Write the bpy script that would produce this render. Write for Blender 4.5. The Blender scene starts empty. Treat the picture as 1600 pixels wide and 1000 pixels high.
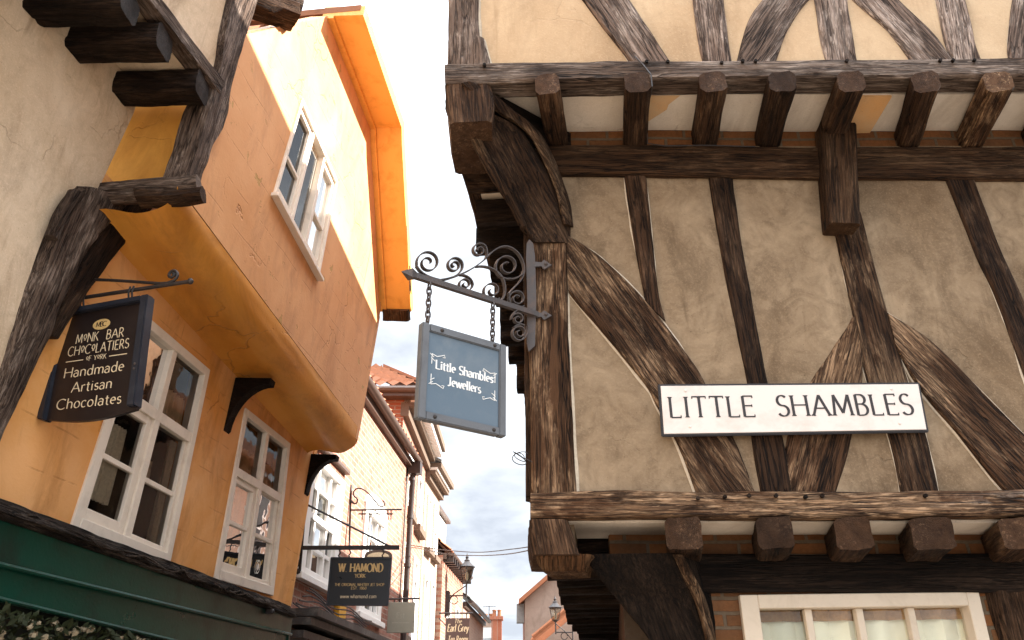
import bpy, bmesh, math, random
from mathutils import Vector, Matrix, noise, geometry
random.seed(11)
SC = bpy.context.scene
COL = SC.collection
R = math.radians
V = Vector

# ------------------------------------------------------------------ camera, sky, sun, exposure
CAM_LOC = V((0, 0, 1.6)); PITCH = R(26.4); FPX = 1271.0
cam_d = bpy.data.cameras.new('camera'); cam = bpy.data.objects.new('camera', cam_d); COL.objects.link(cam)
cam.location = CAM_LOC; cam.rotation_euler = (R(90) + PITCH, 0, 0)
cam_d.sensor_width = 36.0; cam_d.lens = 36.0 * FPX / 1600.0; cam_d.clip_start = .05; cam_d.clip_end = 3000
SC.camera = cam

SUN_EL, SUN_AZ = R(30), R(2)            # azimuth from +X towards +Y
w = bpy.data.worlds.new('World'); SC.world = w; w.use_nodes = True
nt = w.node_tree; nt.nodes.clear()
def wn(t, **k):
    n = nt.nodes.new(t)
    for a, b in k.items(): setattr(n, a, b)
    return n
out = wn('ShaderNodeOutputWorld'); bg = wn('ShaderNodeBackground')
sky = wn('ShaderNodeTexSky', sky_type='NISHITA', sun_disc=False)
sky.sun_elevation = SUN_EL; sky.sun_rotation = R(90) - SUN_AZ
tc = wn('ShaderNodeTexCoord'); sep = wn('ShaderNodeSeparateXYZ')
nt.links.new(tc.outputs['Generated'], sep.inputs[0])
# clouds live on a plane overhead: direction / (height + bias)
dv = wn('ShaderNodeVectorMath', operation='DIVIDE'); ad = wn('ShaderNodeMath', operation='ADD'); ad.inputs[1].default_value = .22
mx0 = wn('ShaderNodeMath', operation='MAXIMUM'); mx0.inputs[1].default_value = 0
nt.links.new(sep.outputs['Z'], mx0.inputs[0]); nt.links.new(mx0.outputs[0], ad.inputs[0])
nt.links.new(tc.outputs['Generated'], dv.inputs[0]); nt.links.new(ad.outputs[0], dv.inputs[1])
n1 = wn('ShaderNodeTexNoise'); n1.inputs['Scale'].default_value = 2.3; n1.inputs['Detail'].default_value = 9; n1.inputs['Roughness'].default_value = .55; n1.inputs['Distortion'].default_value = .35
nt.links.new(dv.outputs[0], n1.inputs['Vector'])
cr = wn('ShaderNodeValToRGB'); e = cr.color_ramp.elements
e[0].position = .38; e[0].color = (.34, .37, .42, 1); e[1].position = .62; e[1].color = (.69, .73, .78, 1)
m_ = e.new(.5); m_.color = (.47, .50, .54, 1)
nt.links.new(n1.outputs['Fac'], cr.inputs[0])
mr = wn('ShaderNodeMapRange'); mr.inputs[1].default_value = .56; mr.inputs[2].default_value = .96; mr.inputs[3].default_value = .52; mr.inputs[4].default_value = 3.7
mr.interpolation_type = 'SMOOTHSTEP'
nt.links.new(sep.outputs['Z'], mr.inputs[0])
# sky brightness raised overhead and behind the camera, added to fill the shaded lane
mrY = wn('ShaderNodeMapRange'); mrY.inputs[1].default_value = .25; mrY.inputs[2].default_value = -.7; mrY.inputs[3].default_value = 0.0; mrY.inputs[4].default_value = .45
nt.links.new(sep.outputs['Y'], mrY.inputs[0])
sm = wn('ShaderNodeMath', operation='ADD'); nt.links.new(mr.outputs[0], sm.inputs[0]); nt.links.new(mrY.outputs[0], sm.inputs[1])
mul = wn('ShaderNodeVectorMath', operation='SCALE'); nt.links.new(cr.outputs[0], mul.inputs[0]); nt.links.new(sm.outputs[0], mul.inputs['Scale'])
sks = wn('ShaderNodeVectorMath', operation='SCALE'); sks.inputs['Scale'].default_value = .06; nt.links.new(sky.outputs[0], sks.inputs[0])
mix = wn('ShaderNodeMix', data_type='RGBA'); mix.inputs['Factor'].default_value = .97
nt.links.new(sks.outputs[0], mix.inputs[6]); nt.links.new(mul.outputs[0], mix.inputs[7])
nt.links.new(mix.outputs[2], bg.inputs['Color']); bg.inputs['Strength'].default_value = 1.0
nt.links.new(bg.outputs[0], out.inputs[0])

sun_d = bpy.data.lights.new('sun', 'SUN'); sun_d.energy = 5.0; sun_d.angle = R(.6); sun_d.color = (1, .95, .88)
sun = bpy.data.objects.new('sun', sun_d); COL.objects.link(sun)
sdir = V((math.cos(SUN_EL) * math.cos(SUN_AZ), math.cos(SUN_EL) * math.sin(SUN_AZ), math.sin(SUN_EL)))
sun.rotation_euler = sdir.to_track_quat('Z', 'Y').to_euler(); sun.location = (20, 5, 30)
vs = SC.view_settings; vs.view_transform = 'Standard'; vs.look = 'None'; vs.exposure = 2.05; vs.gamma = 1; vs.use_curve_mapping = False
SC.cycles.max_bounces = 8; SC.cycles.transparent_max_bounces = 12
try: SC.cycles.use_denoising = True
except Exception: pass

# ------------------------------------------------------------------ measuring helpers
FWD = V((0, math.cos(PITCH), math.sin(PITCH))); UPV = V((0, -math.sin(PITCH), math.cos(PITCH)))
def ray(x, y): return FWD + V((1, 0, 0)) * ((x - 800) / FPX) + UPV * ((500 - y) / FPX)
class Pl:
    """A plane of the place (a wall face, a sign, an iron bracket) with its own frame: x along, y up, z out."""
    def __init__(s, o, n, up=(0, 0, 1)):
        s.o = V(o); s.n = V(n).normalized(); u = V(up)
        s.y = (u - s.n * u.dot(s.n)).normalized(); s.x = s.y.cross(s.n).normalized()
    def hit(s, x, y):
        d = ray(x, y); return CAM_LOC + d * ((s.o - CAM_LOC).dot(s.n) / d.dot(s.n))
    def off(s, d): return Pl(s.o + s.n * d, s.n, s.y)
    def M(s):
        m = Matrix((s.x, s.y, s.n)).transposed().to_4x4(); m.translation = s.o; return m
    def uv(s, p): q = V(p) - s.o; return V((q.dot(s.x), q.dot(s.y)))
    def px(s, x, y): return s.uv(s.hit(x, y))
    def p(s, u, v, d=0): return s.o + s.x * u + s.y * v + s.n * d
def streetplane(x0, y0, phi, z0=0, lean=0, side=1):
    p, l = R(phi), R(lean)
    return Pl((x0, y0, z0), (side * math.cos(p) * math.cos(l), -side * math.sin(p) * math.cos(l), -math.sin(l)))
def front(Y, x0=0, z0=0): return Pl((x0, Y, z0), (0, -1, 0))

WM = {}
def thing(name, label, cat, loc, group=None):
    o = bpy.data.objects.new(name, None); COL.objects.link(o); o.location = V(loc); o.empty_display_size = .2
    o['label'] = label; o['category'] = cat
    if group: o['group'] = group
    WM[o] = Matrix.Translation(V(loc)); return o
def link(name, me, m, parent=None, M=None):
    o = bpy.data.objects.new(name, me); COL.objects.link(o)
    if m is not None and not me.materials: me.materials.append(m)
    M = M or Matrix.Identity(4)
    if parent is not None:
        o.parent = parent; o.matrix_parent_inverse = WM[parent].inverted()
    o.matrix_basis = M; WM[o] = M
    return o
def fin(bm, name='m', smooth=False, ang=40):
    bmesh.ops.recalc_face_normals(bm, faces=bm.faces[:])
    me = bpy.data.meshes.new(name); bm.to_mesh(me); bm.free()
    if smooth:
        for p in me.polygons: p.use_smooth = True
        try: me.set_sharp_from_angle(angle=R(ang))
        except Exception: pass
    return me
def part(name, bm, m, parent, M=None, smooth=False):
    M = M or Matrix.Identity(4)
    return link(name, fin(bm, name, smooth), m, parent, M)
def struct(name, bm, m):
    o = link(name, fin(bm, name), m); o['kind'] = 'structure'; return o
def tag(o, label, cat, group=None):
    o['label'] = label; o['category'] = cat
    if group: o['group'] = group
    return o

def sharp(bm, a=R(25)):
    bmesh.ops.recalc_face_normals(bm, faces=bm.faces[:])
    return [e for e in bm.edges if len(e.link_faces) == 2 and e.calc_face_angle(0) > a]
# ------------------------------------------------------------------ shape helpers (all add to a bmesh, in world space unless said)
def hexa(bm, P):
    """P: 8 points, 4 of one face then 4 of the opposite face."""
    v = [bm.verts.new(p) for p in P]
    for f in ((0,1,2,3),(7,6,5,4),(0,4,5,1),(1,5,6,2),(2,6,7,3),(3,7,4,0)): bm.faces.new([v[i] for i in f])
def box(bm, a, b):
    (x0,y0,z0),(x1,y1,z1) = a, b
    hexa(bm, [V(p) for p in ((x0,y0,z0),(x1,y0,z0),(x1,y1,z0),(x0,y1,z0),(x0,y0,z1),(x1,y0,z1),(x1,y1,z1),(x0,y1,z1))])
def pbox(bm, pl, u0, u1, v0, v1, d0, d1):
    hexa(bm, [pl.p(u,v,d) for d in (d0,d1) for u,v in ((u0,v0),(u1,v0),(u1,v1),(u0,v1))])
def tube(bm, pts, r, seg=8, closed=False, r1=None):
    pts = [V(p) for p in pts]; n = len(pts); rings = []
    ref = None
    for i, p in enumerate(pts):
        a = pts[i-1] if (i or closed) else p; b = pts[(i+1) % n] if (i < n-1 or closed) else p
        t = (b - a).normalized()
        if ref is None: ref = t.orthogonal().normalized()
        ref = (ref - t * ref.dot(t)).normalized(); q = t.cross(ref)
        rr = r if r1 is None else r + (r1 - r) * i / (n - 1)
        rings.append([bm.verts.new(p + (ref * math.cos(2*math.pi*k/seg) + q * math.sin(2*math.pi*k/seg)) * rr) for k in range(seg)])
    for i in range(n if closed else n-1):
        A, B = rings[i], rings[(i+1) % n]
        for k in range(seg): bm.faces.new((A[k], A[(k+1) % seg], B[(k+1) % seg], B[k]))
    if not closed:
        bm.faces.new(rings[0][::-1]); bm.faces.new(rings[-1])
def strap(bm, pts, nrm, wd, th, taper=1.0):
    """flat iron strap: wd across (along nrm), th thick in the scroll's plane"""
    pts = [V(p) for p in pts]; nrm = V(nrm).normalized(); prev = None; n = len(pts)
    for i, p in enumerate(pts):
        a = pts[max(0,i-1)]; b = pts[min(n-1,i+1)]; t = (b-a).normalized(); s = t.cross(nrm).normalized()
        k = 1 + (taper-1) * i / (n-1)
        c = [bm.verts.new(p + nrm*(wd/2*x) + s*(th/2*k*y)) for x,y in ((-1,-1),(1,-1),(1,1),(-1,1))]
        if prev:
            for j in range(4): bm.faces.new((prev[j], prev[(j+1)%4], c[(j+1)%4], c[j]))
        else: bm.faces.new(c[::-1])
        prev = c
    bm.faces.new(prev)
def lathe(bm, c, prof, seg=12, axis='Z', rot=0):
    c = V(c); rings = []
    for r, z in prof:
        rings.append([bm.verts.new(c + V((r*math.cos(rot+2*math.pi*k/seg), r*math.sin(rot+2*math.pi*k/seg), z))) for k in range(seg)])
    for A, B in zip(rings, rings[1:]):
        for k in range(seg): bm.faces.new((A[k], A[(k+1)%seg], B[(k+1)%seg], B[k]))
    bm.faces.new(rings[0][::-1]); bm.faces.new(rings[-1])
def ball(bm, c, r, u=10, v=6, sc=(1,1,1)):
    m = Matrix.Translation(V(c)) @ Matrix.Diagonal((r*sc[0], r*sc[1], r*sc[2], 1))
    bmesh.ops.create_uvsphere(bm, u_segments=u, v_segments=v, radius=1, matrix=m)
def poly_slab(bm, outer, holes, th, z0=0.0):
    """2-D polygon with holes in the frame's xy, extruded from z0 back to z0-th; local coordinates"""
    loops = [[V((p[0], p[1], 0)) for p in outer]] + [[V((p[0], p[1], 0)) for p in h] for h in holes]
    flat = [p for l in loops for p in l]
    tris = geometry.tessellate_polygon(loops)
    fv = [bm.verts.new((p.x, p.y, z0)) for p in flat]; bv = [bm.verts.new((p.x, p.y, z0-th)) for p in flat]
    for t in tris:
        try: bm.faces.new([fv[i] for i in t]); bm.faces.new([bv[i] for i in reversed(t)])
        except ValueError: pass
    k = 0
    for l in loops:
        n = len(l)
        for i in range(n):
            a, b = k+i, k+(i+1) % n
            bm.faces.new((fv[a], fv[b], bv[b], bv[a]))
        k += n
def catmull(P, t):
    n = len(P)
    if n == 2: return P[0].lerp(P[1], t)
    f = t * (n-1); i = min(int(f), n-2); u = f - i
    p1, p2 = P[i], P[i+1]; p0 = P[i-1] if i else p1*2 - p2; p3 = P[i+2] if i+2 < n else p2*2 - p1
    return .5 * ((p1*2) + (p2-p0)*u + (p0*2 - p1*5 + p2*4 - p3)*u*u + (p1*3 - p0 - p2*3 + p3)*u*u*u)
def timber_mesh(st, rough=.004, seg=.05, cham=.012, wob=.5, name='timber'):
    """st: stations of four corners (front a, front b, back b, back a). Hewn oak: chamfered, ridged along the grain. Returns mesh, matrix"""
    st = [[V(c) for c in s] for s in st]
    cen = [(s[0]+s[1]+s[2]+s[3]) / 4 for s in st]
    x = (cen[-1]-cen[0]).normalized(); fn = ((st[0][0]+st[0][1]) - (st[0][2]+st[0][3])).normalized()
    z = (fn - x*fn.dot(x)).normalized(); y = z.cross(x)
    M = Matrix((x, y, z)).transposed().to_4x4(); M.translation = cen[0]; Mi = M.inverted()
    L = sum((b-a).length for a, b in zip(cen, cen[1:])); n = max(3, int(L/seg))
    C = [[Mi @ s[k] for s in st] for k in range(4)]
    o = V((random.random()*50, random.random()*50, random.random()*50))
    bm = bmesh.new(); rings = []
    divs = [max(1, min(7, int(max((s[k]-s[(k+1) % 4]).length for s in st)/.028))) for k in range(4)]
    for i in range(n+1):
        t = i/n; q = [catmull(C[k], t) for k in range(4)]; c = (q[0]+q[1]+q[2]+q[3])/4; ring = []
        for k in range(4):
            a, b = q[k], q[(k+1) % 4]; ln = max((b-a).length, 1e-5); ct = min(.3, cham/ln); div = divs[k]
            for j in range(div+1):
                u = ct + (1-2*ct)*j/div; p = a.lerp(b, u)
                out_ = (p-c); out_.x = 0; out_.normalize()
                g = noise.noise(V((p.x*3.0, p.y*38, p.z*38)) + o)*.8 + noise.noise(V((p.x*9, p.y*16, p.z*16)) + o*2)*.6
                big = noise.noise(V((p.x*1.7, k*3.1 + j*.15, 0)) + o) + .6*noise.noise(V((p.x*5, k*5.3, 3)) + o)
                ring.append(bm.verts.new(p + out_*(rough*(g + wob*2.0*big))))
        rings.append(ring)
    m = len(rings[0])
    for A, B in zip(rings, rings[1:]):
        for k in range(m): bm.faces.new((A[k], A[(k+1) % m], B[(k+1) % m], B[k]))
    bm.faces.new(rings[0][::-1]); bm.faces.new(rings[-1])
    me = fin(bm, name, True, 50)
    return me, M
def timber(name, st, m, parent, **k):
    me, M = timber_mesh(st, name=name, **k); return link(name, me, m, parent, M)
def tpx(name, pairs, pl, depth, m, parent, fil=None, **k):
    """a timber whose face outline is measured on plane pl, with its own thickness going back from it"""
    st = []; L = []; Rr = []
    for (x0,y0,x1,y1) in pairs:
        a, b = pl.hit(x0,y0), pl.hit(x1,y1); st.append([a, b, b - pl.n*depth, a - pl.n*depth]); L.append(a); Rr.append(b)
    if fil is not None: fil.append((L, Rr, pl))
    return timber(name, st, m, parent, **k)
def tbar(name, p0, p1, wd, ht, m, parent, up=(0,0,1), w1=None, h1=None, **k):
    """a straight timber p0..p1, wd wide, ht high"""
    p0, p1 = V(p0), V(p1); x = (p1-p0).normalized(); u = V(up); u = (u - x*u.dot(x)).normalized(); s = x.cross(u)
    st = []
    for p, a, b in ((p0, wd, ht), (p1, w1 or wd, h1 or ht)):
        st.append([p + s*a/2 + u*b/2, p - s*a/2 + u*b/2, p - s*a/2 - u*b/2, p + s*a/2 - u*b/2])
    return timber(name, st, m, parent, **k)

# ------------------------------------------------------------------ materials
class MT:
    def __init__(s, name, rough=.7):
        s.m = bpy.data.materials.new(name); s.m.use_nodes = True; s.t = s.m.node_tree
        s.b = s.t.nodes['Principled BSDF']; s.b.inputs['Roughness'].default_value = rough; s.b.inputs['Specular IOR Level'].default_value = .12 if rough > .55 else .35
        s.tc = s.t.nodes.new('ShaderNodeTexCoord'); s.oi = s.t.nodes.new('ShaderNodeObjectInfo')
    def n(s, t, ins=None, **props):
        n = s.t.nodes.new(t)
        for a, b in props.items(): setattr(n, a, b)
        for a, b in (ins or {}).items(): s.set(n.inputs[a], b)
        return n
    def set(s, sock, v):
        if isinstance(v, bpy.types.NodeSocket): s.t.links.new(v, sock)
        elif isinstance(v, bpy.types.Node): s.t.links.new(v.outputs[0], sock)
        else: sock.default_value = v
    def co(s, scale=(1,1,1), rnd=True, rot=(0,0,0)):
        src = s.tc.outputs['Object']
        if rnd:
            k = s.n('ShaderNodeVectorMath', {0: s.oi.outputs['Random'], 1: (37.3, 19.1, 53.7)}, operation='MULTIPLY')
            src = s.n('ShaderNodeVectorMath', {0: src, 1: k.outputs[0]}, operation='ADD').outputs[0]
        return s.n('ShaderNodeMapping', {'Vector': src, 'Scale': scale, 'Rotation': rot}).outputs[0]
    def noise(s, co, scale=1, detail=5, rough=.55, dist=0):
        return s.n('ShaderNodeTexNoise', {'Vector': co, 'Scale': scale, 'Detail': detail, 'Roughness': rough, 'Distortion': dist}).outputs['Fac']
    def ramp(s, f, stops):
        n = s.n('ShaderNodeValToRGB', {'Fac': f}); e = n.color_ramp.elements
        while len(e) < len(stops): e.new(.5)
        for el, (p, c) in zip(e, stops): el.position = p; el.color = (*c, 1) if len(c) == 3 else c
        return n.outputs[0]
    def val(s, f, a, b, lo=0., hi=1.):
        return s.n('ShaderNodeMapRange', {0: f, 1: a, 2: b, 3: lo, 4: hi}).outputs[0]
    def mix(s, f, a, b, mode='MIX'):
        n = s.n('ShaderNodeMix', data_type='RGBA', blend_type=mode)
        s.set(n.inputs[0], f); s.set(n.inputs[6], a if not isinstance(a, tuple) else (*a, 1)); s.set(n.inputs[7], b if not isinstance(b, tuple) else (*b, 1))
        return n.outputs[2]
    def math(s, op, a, b=0.):
        return s.n('ShaderNodeMath', {0: a, 1: b}, operation=op).outputs[0]
    def bump(s, h, strength=.5, dist=.01, prev=None):
        n = s.n('ShaderNodeBump', {'Height': h, 'Strength': strength, 'Distance': dist})
        if prev is not None: s.set(n.inputs['Normal'], prev)
        return n.outputs[0]
    def done(s, col, nrm=None, rough=None):
        s.set(s.b.inputs['Base Color'], col if not isinstance(col, tuple) else (*col, 1))
        if nrm is not None: s.set(s.b.inputs['Normal'], nrm)
        if rough is not None: s.set(s.b.inputs['Roughness'], rough)
        return s.m
def m_wood(name, dark, mid, light, grey=(.3,.27,.24), weather=.5, bump=.7):
    t = MT(name, .8)
    g1 = t.noise(t.co((5, 105, 105)), 1, 8, .72, .3); g2 = t.noise(t.co((1.6, 20, 20)), 1, 5, .65, .7); f = t.noise(t.co((14, 260, 260)), 1, 3, .65); p = t.noise(t.co((2.2, 6, 6)), 1, 7, .68, .4)
    g = t.math('ADD', t.math('MULTIPLY', g1, .62), t.math('ADD', t.math('MULTIPLY', g2, .26), t.math('MULTIPLY', f, .12)))
    c = t.ramp(g, [(.37, dark), (.50, mid), (.60, mid), (.68, light)])
    wv = t.math('MULTIPLY', t.val(p, .46, .62), t.val(g, .43, .58)); c = t.mix(t.math('MULTIPLY', wv, weather), c, grey)
    def vein(sc, w0, w1, d=.6): return t.val(t.math('ABSOLUTE', t.math('SUBTRACT', t.noise(t.co(sc), 1, 3, .55, d), .5)), w0, w1)
    cr = vein((1.0, 17, 17), .006, .022); sp = vein((2.2, 52, 52), .012, .05, .4); gate = t.val(p, .40, .52)
    nx = t.math('ABSOLUTE', t.n('ShaderNodeSeparateXYZ', {0: t.tc.outputs['Normal']}).outputs[0]); side = t.val(nx, .55, .85, 1, 0)
    kk = t.math('MAXIMUM', t.math('SUBTRACT', 1.0, cr), t.math('MULTIPLY', t.math('SUBTRACT', 1.0, sp), .7)); kk = t.math('MULTIPLY', t.math('MULTIPLY', kk, side), t.math('SUBTRACT', 1.0, t.math('MULTIPLY', gate, .4)))
    cr = t.math('SUBTRACT', 1.0, kk); c = t.mix(t.math('MULTIPLY', t.math('SUBTRACT', 1.0, side), .75), c, t.mix(t.val(t.noise(t.co((26, 26, 26)), 1, 5, .65), .35, .65), tuple(x*.6 for x in mid), tuple(x*.6 for x in light)))
    c = t.mix(cr, tuple(x*.30 for x in dark), c); sp = 1.0
    fl = t.math('MULTIPLY', t.val(t.noise(t.co((11, 85, 85)), 1, 3, .6, .3), .56, .63), t.val(p, .47, .56)); c = t.mix(t.math('MULTIPLY', fl, weather*.8), c, grey)
    rnd = t.val(t.oi.outputs['Random'], 0, 1, .65, 1.45)
    c = t.n('ShaderNodeVectorMath', {0: c, 'Scale': rnd}, operation='SCALE').outputs[0]
    h = t.math('ADD', t.math('MULTIPLY', g, .6), t.math('ADD', t.math('MULTIPLY', f, .35), t.math('MULTIPLY', cr, .8)))
    return t.done(c, t.bump(h, min(1, bump*1.3), .02), t.val(p, .3, .7, .9, .6))
def m_plaster(name, a, b, stain, st=.5, swirl=.5, sc=1.0):
    t = MT(name, .9)
    p = t.noise(t.co((1.1*sc,)*3), 1.3, 8, .62, .6); q = t.noise(t.co((1,)*3), 7*sc, 5, .6, 1.8); f = t.noise(t.co((1,)*3), 90, 4, .7)
    c = t.mix(t.val(p, .35, .65), a, b)
    s_ = t.val(t.noise(t.co((2.4, .9, 1)), 1.6, 7, .65, .8), .50, .72)
    c = t.mix(t.math('MULTIPLY', s_, st), c, stain)
    c = t.mix(t.math('MULTIPLY', t.val(q, .42, .70), swirl*.55), c, stain)
    c = t.mix(t.math('MULTIPLY', t.val(f, .5, .75), .35), c, tuple(x*1.25 for x in a))
    d = t.val(t.noise(t.co((1,)*3), 160, 2, .5), .68, .74); c = t.mix(t.math('MULTIPLY', d, .5), c, tuple(x*.4 for x in stain))
    sk = t.math('MULTIPLY', t.val(t.noise(t.co((9, .8, 1)), 1, 6, .65, .6), .54, .70), t.val(t.noise(t.co((.9, 1.4, 1)), 1.4, 3), .42, .58))
    c = t.mix(t.math('MULTIPLY', sk, st*.8), c, stain)
    wv = t.n('ShaderNodeVectorMath', {0: t.co((1,)*3), 1: t.n('ShaderNodeVectorMath', {0: t.n('ShaderNodeTexNoise', {'Vector': t.co((1,)*3), 'Scale': 3.5, 'Detail': 5.0}).outputs['Color'], 'Scale': .4}, operation='SCALE').outputs[0]}, operation='ADD').outputs[0]
    vo = t.n('ShaderNodeTexVoronoi', {'Vector': wv, 'Scale': 1.7}, feature='DISTANCE_TO_EDGE').outputs['Distance']
    ck = t.math('MULTIPLY', t.val(vo, 0., .010, 1, 0), t.val(p, .48, .56)); ck = t.math('MULTIPLY', ck, t.val(t.noise(t.co((.6,)*3), 1, 2), .50, .58)); c = t.mix(t.math('MULTIPLY', ck, .30), c, tuple(x*.6 for x in stain))
    h = t.math('SUBTRACT', t.math('ADD', t.math('MULTIPLY', q, swirl), t.math('MULTIPLY', f, .22)), t.math('MULTIPLY', ck, .5))
    return t.done(c, t.bump(h, .55, .012))
def m_render(name, a, b, dirt, lines=.35, peel=0.0, rough=.6):
    t = MT(name, rough)
    p = t.noise(t.co((1,)*3, False), 1.1, 7, .6, .4); f = t.noise(t.co((1,)*3, False), 40, 5, .65); k = t.noise(t.co((1,)*3, False), 5, 6, .6, .6)
    c = t.mix(t.val(p, .35, .66), a, b)
    c = t.mix(t.math('MULTIPLY', t.val(t.noise(t.co((1, .35, 1), False), 2.6, 7, .7, .5), .50, .72), .6), c, dirt)
    wob = t.n('ShaderNodeVectorMath', {0: t.co((1,)*3, False), 1: t.n('ShaderNodeVectorMath', {0: t.n('ShaderNodeTexNoise', {'Vector': t.co((1,)*3, False), 'Scale': 2.0}).outputs['Color'], 'Scale': .05}, operation='SCALE').outputs[0]}, operation='ADD').outputs[0]
    br = t.n('ShaderNodeTexBrick', {'Vector': wob, 'Scale': 1.0, 'Mortar Size': .006, 'Mortar Smooth': .3, 'Brick Width': 3.1, 'Row Height': .26})
    ln = t.math('MULTIPLY', br.outputs['Fac'], t.val(k, .45, .6))
    vor = t.n('ShaderNodeTexVoronoi', {'Vector': t.n('ShaderNodeVectorMath', {0: t.co((1,)*3, False), 1: t.n('ShaderNodeVectorMath', {0: t.n('ShaderNodeTexNoise', {'Vector': t.co((1,)*3, False), 'Scale': 4.0, 'Detail': 4.0}).outputs['Color'], 'Scale': .35}, operation='SCALE').outputs[0]}, operation='ADD').outputs[0], 'Scale': 1.3}, feature='DISTANCE_TO_EDGE').outputs['Distance']
    ck = t.math('MULTIPLY', t.val(vor, .0, .012, 1, 0), t.val(p, .5, .6))
    c = t.mix(t.math('MULTIPLY', t.math('ADD', t.math('MULTIPLY', ln, lines), t.math('MULTIPLY', ck, .7)), .75), c, dirt)
    h = t.math('SUBTRACT', t.math('ADD', t.math('MULTIPLY', f, .18), t.math('MULTIPLY', k, .5)), t.math('ADD', t.math('MULTIPLY', ln, lines*1.2), ck))
    if peel > 0:
        pe = t.math('MULTIPLY', t.val(t.noise(t.co((1,)*3, False), 6.5, 5, .6, .5), .635, .645), t.val(t.noise(t.co((1,)*3, False), .8, 2), .46, .52))
        c = t.mix(t.math('MULTIPLY', pe, peel), c, (.50, .30, .11)); h = t.math('SUBTRACT', h, t.math('MULTIPLY', pe, .8))
    return t.done(c, t.bump(h, .6, .012))
def m_brick(name, a, b, mortar, sc=1.0, wear=.35, wearc=(.55,.42,.32), bw=.225, rh=.075):
    t = MT(name, .88); co = t.co((1,)*3, False)
    nz = t.n('ShaderNodeTexNoise', {'Vector': co, 'Scale': 9., 'Detail': 3.}).outputs['Color']
    cw = t.n('ShaderNodeVectorMath', {0: co, 1: t.n('ShaderNodeVectorMath', {0: nz, 'Scale': .012}, operation='SCALE').outputs[0]}, operation='ADD').outputs[0]
    br = t.n('ShaderNodeTexBrick', {'Vector': cw, 'Color1': (*a,1), 'Color2': (*b,1), 'Mortar': (*mortar,1), 'Scale': sc, 'Mortar Size': .009, 'Mortar Smooth': .25, 'Bias': -.1, 'Brick Width': bw, 'Row Height': rh})
    f = t.noise(co, 45, 5, .7); p = t.noise(co, 2.2, 7, .65, .5)
    c = t.mix(t.math('MULTIPLY', t.val(p, .45, .7), wear), br.outputs['Color'], wearc)
    c = t.mix(t.val(f, .4, .75, 0, .45), c, tuple(x*.45 for x in a))
    h = t.math('ADD', t.math('MULTIPLY', f, .4), t.math('MULTIPLY', br.outputs['Fac'], -.9))
    return t.done(c, t.bump(h, .7, .012))
def m_paint(name, c, rough=.45, dirt=None, amt=.4, bump=.15, sc=1.0):
    t = MT(name, rough)
    p = t.noise(t.co((1,)*3), 6*sc, 7, .68, .4); f = t.noise(t.co((1,)*3), 70*sc, 4, .6)
    d = dirt or tuple(x*.5 for x in c)
    col = t.mix(t.math('MULTIPLY', t.val(p, .5, .72), amt), c, d); col = t.mix(t.val(f, .62, .8, 0, amt*.6), col, tuple(x*.6 for x in d))
    return t.done(col, t.bump(t.math('ADD', f, p), bump, .006), t.val(p, .3, .7, rough*.85, min(1, rough*1.35)))
def m_flat(name, c, rough=.5, metal=0.):
    t = MT(name, rough); t.b.inputs['Metallic'].default_value = metal
    f = t.noise(t.co((1,)*3), 60, 4, .6)
    return t.done(t.mix(t.val(f, .35, .75), c, tuple(x*.72 for x in c)), t.bump(f, .12, .004))
def m_glass(name, tint=(.72,.74,.72), refl=1.5):
    t = MT(name, .02); t.t.nodes.remove(t.b)
    wv = t.noise(t.co((1,)*3), 5, 2, .5); nb = t.bump(wv, .06, .02)
    tr = t.n('ShaderNodeBsdfTransparent', {'Color': (*tint,1)}); gl = t.n('ShaderNodeBsdfGlossy', {'Roughness': .015, 'Normal': nb})
    fr = t.n('ShaderNodeFresnel', {'IOR': refl}); mx = t.n('ShaderNodeMixShader', {0: fr.outputs[0], 1: tr.outputs[0], 2: gl.outputs[0]})
    o = t.t.nodes['Material Output']; t.t.links.new(mx.outputs[0], o.inputs[0]); return t.m

OAK = m_wood('dark_oak', (.008,.004,.0022), (.037,.0175,.0085), (.092,.046,.0235), (.18,.105,.060), .45)
OAK_BLACK = m_wood('blackened_oak', (.004,.002,.0012), (.011,.0058,.0034), (.030,.017,.010), (.075,.046,.030), .35)
OAK_BROWN = m_wood('brown_oak', (.014,.007,.003), (.065,.030,.013), (.15,.076,.035), (.24,.145,.08), .4)
OAK_WORN = m_wood('worn_oak', (.010,.005,.0028), (.056,.0265,.0125), (.150,.078,.040), (.34,.215,.125), .75)
OAK_GREY = m_wood('grey_oak', (.028,.017,.012), (.095,.063,.046), (.21,.150,.115), (.36,.28,.225), .6)
OAK_SILVER = m_wood('silvered_oak', (.030,.018,.013), (.12,.080,.060), (.26,.19,.155), (.42,.335,.28), .65)
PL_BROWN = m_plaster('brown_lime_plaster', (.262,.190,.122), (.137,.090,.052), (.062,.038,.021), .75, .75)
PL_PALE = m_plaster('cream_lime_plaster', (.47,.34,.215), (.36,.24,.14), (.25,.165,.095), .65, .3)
PL_BEIGE = m_plaster('beige_lime_plaster', (.72,.575,.42), (.56,.42,.28), (.24,.155,.09), .6, .4, .8)
PL_WHITE = m_plaster('white_soffit_plaster', (.66,.58,.49), (.56,.47,.38), (.34,.26,.19), .4, .15)
PL_OCHRE = m_plaster('ochre_soffit_plaster', (.60,.30,.10), (.56,.38,.22), (.32,.17,.07), .5, .15)
FILLET = m_flat('lime_fillet', (.46,.375,.28), .9)
ORANGE_LOW = m_render('orange_render', (.82,.43,.18), (.70,.29,.055), (.32,.115,.02), .45)
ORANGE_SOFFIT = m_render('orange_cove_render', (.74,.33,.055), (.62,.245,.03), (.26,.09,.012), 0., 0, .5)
PEACH = m_render('peach_render', (.72,.385,.185), (.62,.30,.125), (.36,.17,.08), .4, .9)
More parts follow.
